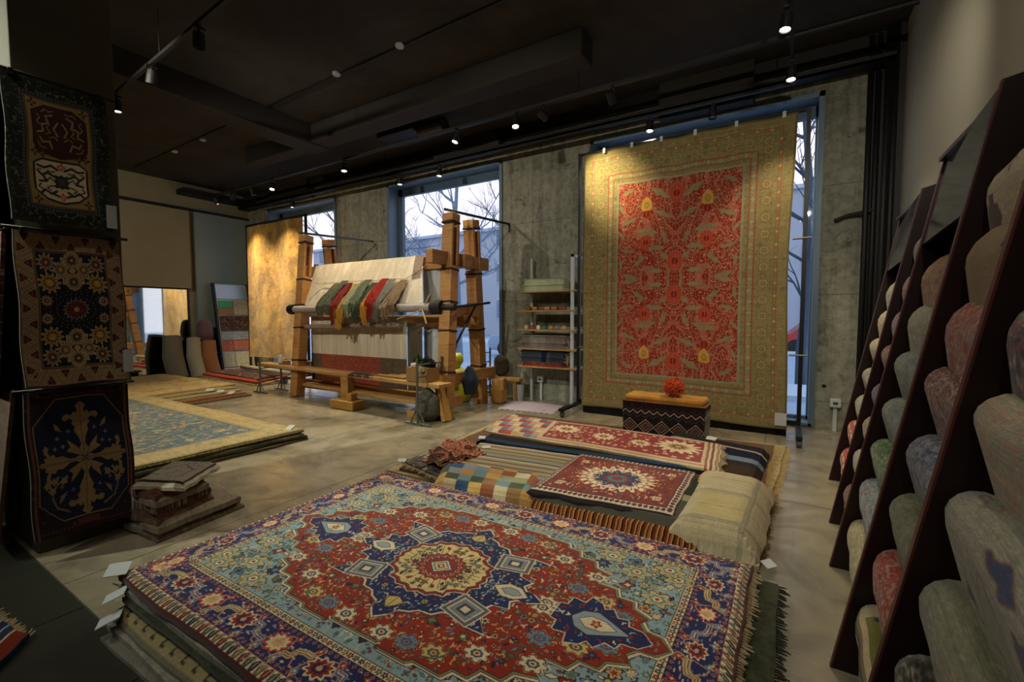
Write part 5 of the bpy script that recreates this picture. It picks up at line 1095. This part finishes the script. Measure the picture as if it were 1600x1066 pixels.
styles={
'pale':roll_cloth(101,'8f8f80',['7f8274','a39f8c','74786e'],'86877a','vvl'),
'cream':roll_cloth(102,'a39a7c',['8f8a70','b8ae90','7c8474'],'948c70','vvl'),
'redstripe':(lambda c:([c.rect(-.5,-.45+.12*j,.5,-.40+.12*j,'9c2c20') for j in range(8)],[c.flower(-.4+.2*i,-.37+.12*j,.03,6,[(1,'8a2018')]) for i in range(5) for j in range(7)],c.worn(np.random.default_rng(1)))[-1])(Cv(1.,.9,110,'b8aa90')),
'mauve':roll_cloth(103,'5c3c40',['8a6a6c','7a7a86','4a2c30'],'3c2428','vvl'),
'bluered':roll_cloth(104,'5a4a52',['4a5a8c','8c8c94','8a4a44'],'2c3048','vf'),
'pink':roll_cloth(105,'6a4440',['8c6a60','5a302c','9a8474'],'4a2c28','vvl'),
'purple':roll_cloth(106,'3c3a54',['5c5a78','6a4a58','2c2c40'],'2a2840','vvl'),
'beige':roll_cloth(107,'857a66',['6f6656','9c917a','7c5c4c'],'70664f','vvl'),
'rustbeige':roll_cloth(108,'8a7c60',['8a4a2c','7c3c24','9c8c6c'],'76694f','vlf',260),
'greypale':roll_cloth(109,'777c6c',['8c9080','6a7064','948f78'],'70766a','vvl'),
'greyblue':roll_cloth(110,'5c6864',['727e7c','4c5a5c','828878'],'525e5c','vvl'),
'green':roll_cloth(111,'3f5a38',['7c8c68','2c4428','8c9478'],'2c4026','vvl',300),
'softblue':roll_cloth(112,'77808a',['8c949a','5c6878','6a4a3c'],'6c7680','vvl'),
'creamgreen':roll_cloth(113,'9a9274',['848a6c','b0a684','74806a'],'8a8468','vvl'),
'whitekilim':(lambda c:([c.poly([(x-.14,y),(x-.1,y+.06),(x-.05,y+.06),(x-.05,y+.12),(x+.05,y+.12),(x+.05,y+.06),(x+.1,y+.06),(x+.14,y),(x+.06,y-.1),(x-.06,y-.1)],'4a2a20') for x,y in((-.2,.0),(.3,.05))],[c.flower(x,y,.05,4,[(1,cc),(.5,'a49a80')],.5) for x,y,cc in ((-.4,.3,'5c2a20'),(.05,.3,'5c2a20'),(.42,-.2,'3c4c5c'),(-.42,-.2,'1c2c3c'))],c.rect(-.2,.34,.5,.45,'52604a'),c.rect(-.2,-.45,.2,-.34,'5a2620'),c.worn(np.random.default_rng(1)))[-1])(Cv(1.,.9,110,'a39a80')),
'tannavy':(lambda c:([c.flower(x,y,.07,5,[(1,'16202c'),(.4,'7c6844')],.4) for x,y in((-.3,.2),(.35,-.3))],c.rect(.36,-.45,.5,.45,'5c3024'),c.worn(np.random.default_rng(1)))[-1])(Cv(1.,.9,110,'7c6844')),
'redgrey':roll_cloth(114,'857868',['8c2a20','9c3224','7c241c','a09480'],'6a5a4c','vlfv',420,(.02,.05)),
'darkredwhite':roll_cloth(115,'4c1e1c',['a09080','8c7c6c','6a3430'],'301212','vvv',420,(.02,.06)),
'navygrey':roll_cloth(116,'4a5264',['7c8490','343e58','8c8c88'],'3a4256','vvv',320,(.02,.06)),
'olive':roll_cloth(117,'5f614c',['6f7058','50523f','747258'],'585a46','vvl'),
'redpattern':roll_cloth(118,'8c8270',['8c2c20','7c2018','8c2c20'],'6a2a20','vvv',420,(.03,.06)),
'greenblack':(lambda c:(c.rect(-.5,.2,.5,.3,'17120e'),c.rect(-.5,.3,.5,.36,'6a5a2c'),c.rect(-.25,-.45,.3,.1,'5a5c24'),[c.flower(x,y,.07,4,[(1,'17120e'),(.5,'8c8060')],.5,p=2) for x,y in((-.1,-.05),(.25,-.25),(-.35,-.2),(.1,.1))],c.worn(np.random.default_rng(1)))[-1])(Cv(1.,.9,110,'a39878')),
'darknavy':roll_cloth(119,'14161f',['7c4438','8c8c8c','3c4260','a09080'],'0c0c12','vvv',420,(.02,.06)),
'bigcream':roll_cloth(120,'96907a',['a07c68','8a8c74','a49c84'],'8e8672','vvv',120,(.04,.09)),
'blueflower':roll_cloth(121,'8c8a7c',['7c8074','98947f','84867a'],'84826f','vl',120,(.03,.07),[(-.25,.18,.12,'323e62'),(-.02,.34,.1,'323e62'),(.3,-.05,.10,'2c3656'),(.05,.05,.16,'7c8470'),(.35,-.3,.09,'7c8470'),(-.3,-.2,.1,'747c6c')]),
'greygreen':roll_cloth(122,'71735f',['82826c','646854','7a745c'],'6a6c58','vvl'),
'blackwhite':roll_cloth(123,'16160f',['6c6a5a','8c8874','3c3a30'],'0c0c0a','vfd',300)}
smat={k:woven('rack_'+k,v,tint=1.15) for k,v in styles.items()}
desc={'pale':'plain pale grey','cream':'cream','redstripe':'cream and red striped','mauve':'mauve brown','bluered':'blue and red flowered','pink':'faded pinkish brown','purple':'purple blue','beige':'beige','rustbeige':'beige with rust vines','greypale':'pale grey green','greyblue':'grey blue','green':'green and pale','softblue':'soft blue grey','creamgreen':'cream with green tracery','whitekilim':'cream kilim with dark geometric motifs','tannavy':'tan with navy motif','redgrey':'grey with bright red vines','darkredwhite':'dark red with white vine lines','navygrey':'slate navy','olive':'olive','redpattern':'grey with red lattice','greenblack':'green, black and cream geometric','darknavy':'near black with blue and rust pattern','bigcream':'large cream with faint pink','blueflower':'cream with blue flowers and brown outlines','greygreen':'plain grey green','blackwhite':'black and grey patterned'}
bays=[['redstripe','redstripe','pale','pale','cream','cream','pale'],
 ['pink','pale','beige','purple','pink','bluered','mauve','bluered'],
 ['creamgreen','softblue','green','greyblue','greyblue','greypale','rustbeige'],
 ['greenblack','redpattern','olive','navygrey','darkredwhite','redgrey','tannavy','whitekilim'],
 ['darkredwhite','blackwhite','greygreen','blueflower','bigcream','darknavy','tannavy','greypale']]
ordn=['first','second','third','fourth','fifth','sixth','seventh','eighth']; bayn=['window end bay','second bay from window','middle bay','fourth bay from window','bay nearest the viewer']
for i in range(5):
    ya,yb=PY[i+1]+.032,PY[i]-.008
    for k,st in enumerate(bays[i]):
        z=LV[k]; R=random.Random(i*17+k); t=.072+R.uniform(-.008,.012)+(.016 if k>4 else 0)
        L_=.48 if k else .30
        dv=Vector((.13,0,-.99)) if k>4 else dirv
        # side outline: up the outer face, over the fold, down the inner face
        def outline(sc_,dz):
            c=Vector((t+.004,0,-t)); n=Vector((-.954,0,-.30)); r=t*sc_; o=[]
            for a in np.linspace(0,1,7)[:-1]: o.append(c+n*r+dv*L_*(1-a))
            for a in np.linspace(0,math.pi,9): o.append(c+n*r*math.cos(a)-dv*r*math.sin(a))
            for a in np.linspace(0,1,5)[1:]: o.append(c-n*r+dv*L_*a)
            return [Vector((q.x,0,q.z+dz)) for q in o]
        mb=MB(); N=14; V=[];F=[];U=[]
        for j in range(N+1):
            yy=ya+(yb-ya)*j/N; e=min(j,N-j)/N; sc_=1-.16*max(0,1-e/.1)+.03*math.sin(j*1.3+k); o=outline(sc_,.008*math.sin(j*.9+k*2)-.01*max(0,1-e/.1))
            M_=len(o); bxx=bx(yy)+SL*z
            for q in o: V.append((bxx+q.x,yy,z+q.z))
        for j in range(N):
            for q in range(M_-1):
                a=j*M_+q; F.append((a,a+1,a+1+M_,a+M_)); U.append([(j/N,q/(M_-1)*2),(j/N,(q+1)/(M_-1)*2),((j+1)/N,(q+1)/(M_-1)*2),((j+1)/N,q/(M_-1)*2)])
        F.append(tuple(range(M_))[::-1]); U.append([(0,q/M_) for q in range(M_)][::-1]); F.append(tuple(range(N*M_,N*M_+M_))); U.append([(1,q/M_) for q in range(M_)])
        mb.add(V,F,U)
        o=O('folded_rug',mb,smat[st],category='rug',smooth=True,label=desc[st]+' folded rug, '+ordn[k]+' from floor, '+bayn[i],group='folded rugs in the slanted rack')

# ================================================================== LEFT WALL THINGS
mir,nt,b=new('mirror_glass',.03,1.0); b.inputs['Base Color'].default_value=(.75,.78,.74,1)
t=T('wall_mirror','large frameless mirror on the far left wall reflecting a window','mirror',(XL+.05,4.2,.05)); mb=MB(); mb.b2(XL+.02,XL+.04,1.6,5.22,.08,2.05); O('glass',mb,mir,t); mb=MB(); mb.b2(XL,XL+.03,1.55,5.27,.04,2.08); O('backing',mb,blk,t)
t=T('sample_board','leaning display board with rows of carpet samples and a green label in the far corner','display',(XL+.6,6.1,0))
def lean(z,y,dx=0): return (XL+.62-.17*z+dx,y,z)
def slab(a,b_,z0,z1,th=.02,dx=0): 
    mb=MB(); mb.add([lean(z0,a,dx),lean(z0,b_,dx),lean(z1,b_,dx),lean(z1,a,dx),lean(z0,a,dx-th),lean(z0,b_,dx-th),lean(z1,b_,dx-th),lean(z1,a,dx-th)],[(0,1,2,3),(7,6,5,4),(0,4,5,1),(2,6,7,3),(1,5,6,2),(0,3,7,4)],[[(0,0),(1,0),(1,1),(0,1)]]*6); return mb
O('back_board',slab(5.72,6.52,.05,2.22,.04),white_metal,t); mb=slab(5.69,5.74,.03,2.24,.07,.02); O('side_frame',mb,black,t); mb=slab(6.5,6.54,.03,2.24,.07,.02); O('side_frame',mb,black,t)
O('header_panel',slab(5.74,6.5,1.85,2.2,.02,.03),plain('silver_panel','8f9a9e','a8b2b4',.3,.5,3,0),t)
rows=[(.45,.62,'8f9fa0'),(1.0,1.2,'8a979a')]
O('sample',slab(5.76,6.48,.55,.8,.03,.04),smat['redpattern'],t,label='red and cream carpet sample'); O('sample',slab(5.76,6.48,1.05,1.42,.03,.04),dkw,t,label='dark patterned carpet sample'); O('sample',slab(5.76,6.48,.15,.5,.03,.04),smat['pale'],t,label='pale carpet sample'); O('sample',slab(5.76,6.48,.82,1.03,.03,.04),smat['softblue'],t,label='pale blue carpet sample')
O('sample',slab(5.76,6.1,1.45,1.62,.03,.04),smat['rustbeige'],t,label='rust carpet sample'); O('sample',slab(6.12,6.48,1.45,1.82,.03,.04),smat['cream'],t,label='cream carpet sample')
O('green_label',slab(5.78,6.08,1.64,1.80,.03,.045),plain('green_plastic','1f8a4a','2a9a55',.5,0,5,0),t,label='bright green label')
for k,(x,y,r_,h,c1,lab) in enumerate(((-11.9,4.75,.20,.95,'6f6a5c','grey rolled carpet leaning at the mirror, widest of the three rolls'),(-11.75,5.12,.15,.9,'8c8878','pale grey rolled carpet standing in the middle by the mirror'),(-11.7,5.42,.16,.82,'7a5236','brown rolled carpet standing right of the grey rolls'))):
    t=T('carpet_roll',lab,'rug',(x,y,0),'carpet rolls standing by the mirror'); mb=MB(); mb.tube([(x,y,0),(x-.1,y-.05,h*.5),(x-.18,y-.02,h)],[r_,r_*1.02,r_*.9],18); O('roll',mb,cloth('roll_'+c1,c1,c1,(5,5,5)),t,smooth=False)
    mb=MB(); mb.tube([(x-.18,y-.02,h-.002),(x-.181,y-.02,h+.01)],r_*.35,12); O('core',mb,blk,t)
blob('coat_heap','dark red striped scarf heap on top of the standing rolls','scarf',(-12.05,5.4,.8),(.15,.18,.3),smat['mauve'],6)
mb=MB(); mb.add([(-12.1,5.5,0),(-12.1,5.95,0),(-12.28,5.95,.85),(-12.28,5.5,.85),(-12.14,5.5,0),(-12.14,5.95,0),(-12.32,5.95,.85),(-12.32,5.5,.85)],[(0,1,2,3),(7,6,5,4),(0,4,5,1),(2,6,7,3),(1,5,6,2),(0,3,7,4)],[[(0,0),(1,0),(1,1),(0,1)]]*6); O('leaning_rug',mb,dkw,category='rug',label='small dark patterned rug leaning on the wall left of the sample board')

# ================================================================== CEILING FITTINGS AND LAMPS
lens_on=emit('lamp_lens_lit','fff2dc',14); lens_off=plain('lamp_lens_dark','101010','181818',.2,0,5,0)
def light_spot(o,pos,target,watt,colr,size=60,blend=.6,rad=.04):
    l=bpy.data.lights.new('spot_beam','SPOT'); l.energy=watt; l.color=colr; l.spot_size=math.radians(size); l.spot_blend=blend; l.shadow_soft_size=rad
    lo=bpy.data.objects.new('spot_beam',l); col.objects.link(lo); d=(Vector(target)-Vector(pos)).normalized(); lo.rotation_euler=d.to_track_quat('-Z','Y').to_euler(); lo.location=Vector(pos)-o.location+d*.085; lo.parent=o
def track(lab,a,b_,z):
    t=T('ceiling_track',lab,'track',(a[0],a[1],z)); mb=MB(); mb.beam((*a,z),(*b_,z),.036,.034,(0,0,1)); O('rail',mb,blk,t)
    L_=(Vector((*b_,0))-Vector((*a,0))).length; n=max(2,int(L_/2))
    for k in range(n+1):
        q=k/n; x,y=a[0]+(b_[0]-a[0])*q,a[1]+(b_[1]-a[1])*q; mb=MB(); mb.tube([(x,y,z+.015),(x,y,ZC)],.004,4); O('hanger_rod',mb,blk,t)
def lamp(x,y,z,target,lab,on=True,watt=None,colr=None,size=60,blend=.6,g='black track spotlights'):
    t=T('track_spotlight',lab,'spotlight',(x,y,z),g); d=(Vector(target)-Vector((x,y,z-.14))).normalized(); M=d.to_track_quat('Z','Y').to_matrix()
    mb=MB(); mb.b2(x-.02,x+.02,y-.05,y+.05,z-.035,z-.015); mb.tube([(x,y,z-.03),(x,y,z-.11)],.01,8); O('bracket',mb,blk,t)
    c=Vector((x,y,z-.14)); mb=MB(); mb.lathe([(.03,-.075),(.045,-.07),(.05,-.02),(.05,.07),(.044,.07),(.040,.05)],c,18,M); O('housing',mb,blk,t,smooth=False)
    mb=MB(); mb.lathe([(.001,.056),(.040,.056),(.040,.058),(.001,.058)],c,16,M); O('lens',mb,lens_on if on else lens_off,t)
    if on and watt: light_spot(t,tuple(c),target,watt,colr or WARM,size,blend)
ZT=4.1
track('long black light track running above the loom toward the far wall',(-10.9,5.22),(-.1,5.22),ZT)
track('black light track close above the windows',(-11.2,6.28),(-.05,6.28),ZT)
track('black light track crossing from the window wall toward the viewer',(-.08,3.4),(-.05,6.3),ZT)
track('black light track hanging left above the pillar and walkway',(-7.3,2.28),(-4.0,2.12),ZT)
track('added black light track above the large red medallion rug, outside the picture',(-4.0,-.2),(.5,-.2),ZT)  # added, out of view: carries fill lamps for the front pile
lamp(-8.75,5.22,ZT,(-7.8,4.2,0),'lit spotlight on the long track, leftmost lit one before the loom',True,W_SPOT,WARM,80)
lamp(-6.6,5.22,ZT,(-6.2,4.9,1.4),'lit spotlight on the long track above the left loom frame',True,W_SPOT*1.8,WARM,95,1)
lamp(-4.15,5.22,ZT,(-4.6,4.2,1.0),'brightest spotlight, on the long track above the right loom frame',True,W_SPOT*1.8,NEUT,100,1)
lamp(-3.16,5.22,ZT,(-2.4,4.2,0),'lit spotlight on the long track between loom and red carpet',True,W_SPOT,WARM,80)
lamp(-1.85,5.22,ZT,(-1.8,6.5,3),'unlit spotlight on the long track before the red carpet',False)
lamp(-10.2,5.22,ZT,(-11,4,1),'unlit spotlight near the left end of the long track',False)
lamp(-9.45,5.22,ZT,(-9.5,6.06,1.1),'small tilted spotlight on the long track next to the sample board',True,W_SPOT*2,(1,.76,.42),80,1)  # beam added here to brighten the golden carpet
lamp(-9.75,6.28,ZT,(-10.0,6.06,.8),'lit spotlight above the golden carpet, left one',True,W_SPOT*2.6,(1,.72,.36),75)
lamp(-10.9,5.22,ZT,(-10.6,6.06,1.5),'lit spotlight above the golden carpet, right one',True,W_SPOT*2.2,(1,.74,.38),75,1)
lamp(-6.35,6.28,ZT,(-6.3,6.0,0),'lit spotlight over the upper left of the middle window',True,W_SPOT*.5,NEUT,80)
lamp(-5.38,6.28,ZT,(-5.3,6.0,0),'lit spotlight over the middle of the middle window',True,W_SPOT*.5,NEUT,80)
lamp(-1.68,6.28,ZT,(-1.7,5.6,0),'lit spotlight right above the clips of the tall red carpet',True,W_SPOT*.6,NEUT,70)
lamp(-.9,6.28,ZT,(-.9,6.0,1),'unlit spotlight above the right half of the red carpet',False)
lamp(-.10,4.72,ZT,(-.5,4.2,0),'lit spotlight at the top of the picture on the cross track',True,W_SPOT*.7,WARM,90)
lamp(-.06,5.72,ZT,(-.2,5.2,0),'lit spotlight at the crossing of the tracks near the right window',True,W_SPOT*.7,WARM,90)
lamp(-2.75,5.22,ZT,(-2.2,6.2,3.25),'slim lit spotlight grazing the upper left of the red carpet',True,W_SPOT*1.5,(1,.84,.45),50,1)
lamp(-4.75,2.17,ZT,(-5.5,2.5,0),'unlit spotlight on the left track nearest the viewer',False)
lamp(-5.9,2.22,ZT,(-6.5,2,1),'unlit spotlight in the middle of the left track',False)
lamp(-7.05,2.28,ZT,(-7.0,2.4,0),'lit spotlight at the far end of the left track beside the pillar',True,W_SPOT*1.3,WARM,95)
for k,(x,tx,ty) in enumerate(((-3.2,-2.2,1.4),(-1.6,-1.4,1.5),(.2,-.7,1.9))):
    lamp(x,-.2,ZT,(tx,ty,.2),['left','middle','right'][k]+' added lit spotlight on the track above the medallion rug, outside the picture',True,W_POOL_FILL,NEUT,85,.8)  # added unseen lamps that light the front pile evenly
track('short added black light track above the middle pile, outside the picture',(-3.2,1.5),(-2.0,1.5),ZT)
lamp(-2.3,1.5,ZT,(-1.5,3.7,0),'added lit fill spotlight above the middle pile, outside the picture',True,W_POOL_FILL*.7,NEUT,90,.8)  # extra pool lamp, added with its rail and kept out of view
track('added black light track behind the viewer washing the window wall',(-9.0,.6),(.6,.6),ZT)  # unseen row added to raise the ambient light of the room
for k,(x,tx,ty,tz) in enumerate(((-8.6,-9.5,6.6,1.8),(-7.2,-11.8,4.2,2.0),(-5.6,-6.2,6.4,2.2),(-3.0,-3.5,6.6,2.0),(-1.0,-1.6,6.5,1.8),(.3,.4,6.6,2.2))):
    lamp(x,.6,ZT,(tx,ty,tz),'added lit wall washing spotlight behind the viewer, aimed at the '+('far left window','left wall mirror','loom','narrow shelf','red carpet','right concrete pier')[k],True,W_WASH_FILL*(.6,.5,1.5,1,.3,.7)[k],NEUT,75,1)  # added fill lamps that brighten the walls, loom and carpets
lamp(-.08,3.6,ZT,(.98,5.3,2.6),'added lit spotlight on the cross track washing the painted right wall',True,W_SPOT*.33,NEUT,80,1)  # added out of view to lighten the right wall
lamp(-8.0,.6,ZT,(-12.3,3.5,2.6),'added lit fill spotlight behind the viewer washing the left wall panels',True,W_WASH_FILL*.5,NEUT,80,1)  # added fill for the dim left wall, not visible
lamp(-1.4,-.2,ZT,(.6,2.6,.9),'added lit fill spotlight behind the viewer aimed at the carpet rack',True,W_POOL_FILL*1.6,NEUT,70,1)  # unseen lamp added so the rack patterns show
lamp(-3.6,-.2,ZT,(-3.7,.95,1.6),'added lit fill spotlight behind the viewer aimed at the pillar carpets',True,W_POOL_FILL*.3,NEUT,45,1)  # weak unseen lamp added to light the pillar rugs
track('added black light track over the walkway left of the pillar, outside the picture',(-7.0,-1.2),(-4.5,-1.2),ZT)  # added only to hold the unseen pillar side lamp
lamp(-5.2,-1.2,ZT,(-4.2,.7,2.4),'added lit spotlight over the walkway replacing window light on the pillar side',True,W_SPOT*4,(.95,1,.8),60,1)  # added greenish lamp standing in for window light from the left
# smoke detectors on their conduit
G='round white smoke detectors on the ceiling'
for x,y,lab in ((-10.2,4.16,'white smoke detector far left on the ceiling'),(-9.1,4.16,'tiny white detector beside the far left one'),(-5.16,3.99,'white smoke detector in the middle of the ceiling'),(-4.0,3.98,'tiny white detector right of the middle one')):
    mb=MB(); mb.lathe([(.045,-.035),(.055,-.02),(.05,0)],(x,y,ZC),16); O('smoke_detector',mb,white_metal,category='detector',label=lab,group=G)
t=T('ceiling_conduit','thin dark conduit running along the ceiling between the smoke detectors','conduit',(-7,4.05,ZC)); mb=MB(); mb.tube([(-12,4.14,ZC-.012),(-1.5,3.96,ZC-.012)],.012,6); O('pipe',mb,blk,t); mb=MB(); mb.tube([(-7.6,1,ZC-.012),(-7.6,4.1,ZC-.012)],.01,6); O('side_pipe',mb,blk,t)
t=T('sprinkler_pipe','long dark pipe running above the track along the window wall','pipe',(-5,5.6,4.4)); mb=MB(); mb.tube([(XL+.1,5.75,4.36),(XR-.05,5.75,4.36)],.03,8); O('pipe',mb,blk,t)
t=T('cable_tray','dark cable tray running above the windows','tray',(-5,6.55,4.25)); mb=MB(); mb.b2(XL+.1,XR-.1,6.45,6.62,4.2,4.23); mb.b2(XL+.1,XR-.1,6.45,6.46,4.2,4.27); mb.b2(XL+.1,XR-.1,6.61,6.62,4.2,4.27); O('tray',mb,blk,t)
t=T('air_unit','dark ceiling air unit with round duct above the loom','duct',(-5.6,5.6,4.3)); mb=MB(); mb.b2(-6.0,-5.2,5.4,5.9,4.38,4.58); O('box',mb,plain('duct_grey','1e1e1c','2c2c28',.6,.3,8,.1),t,bevel=.02); mb=MB(); mb.tube([(-5.2,5.62,4.42),(-4.7,5.62,4.42)],.12,18); O('duct',mb,plain('duct_grey2','2a2a28','3a3a36',.5,.4,8,.1),t)
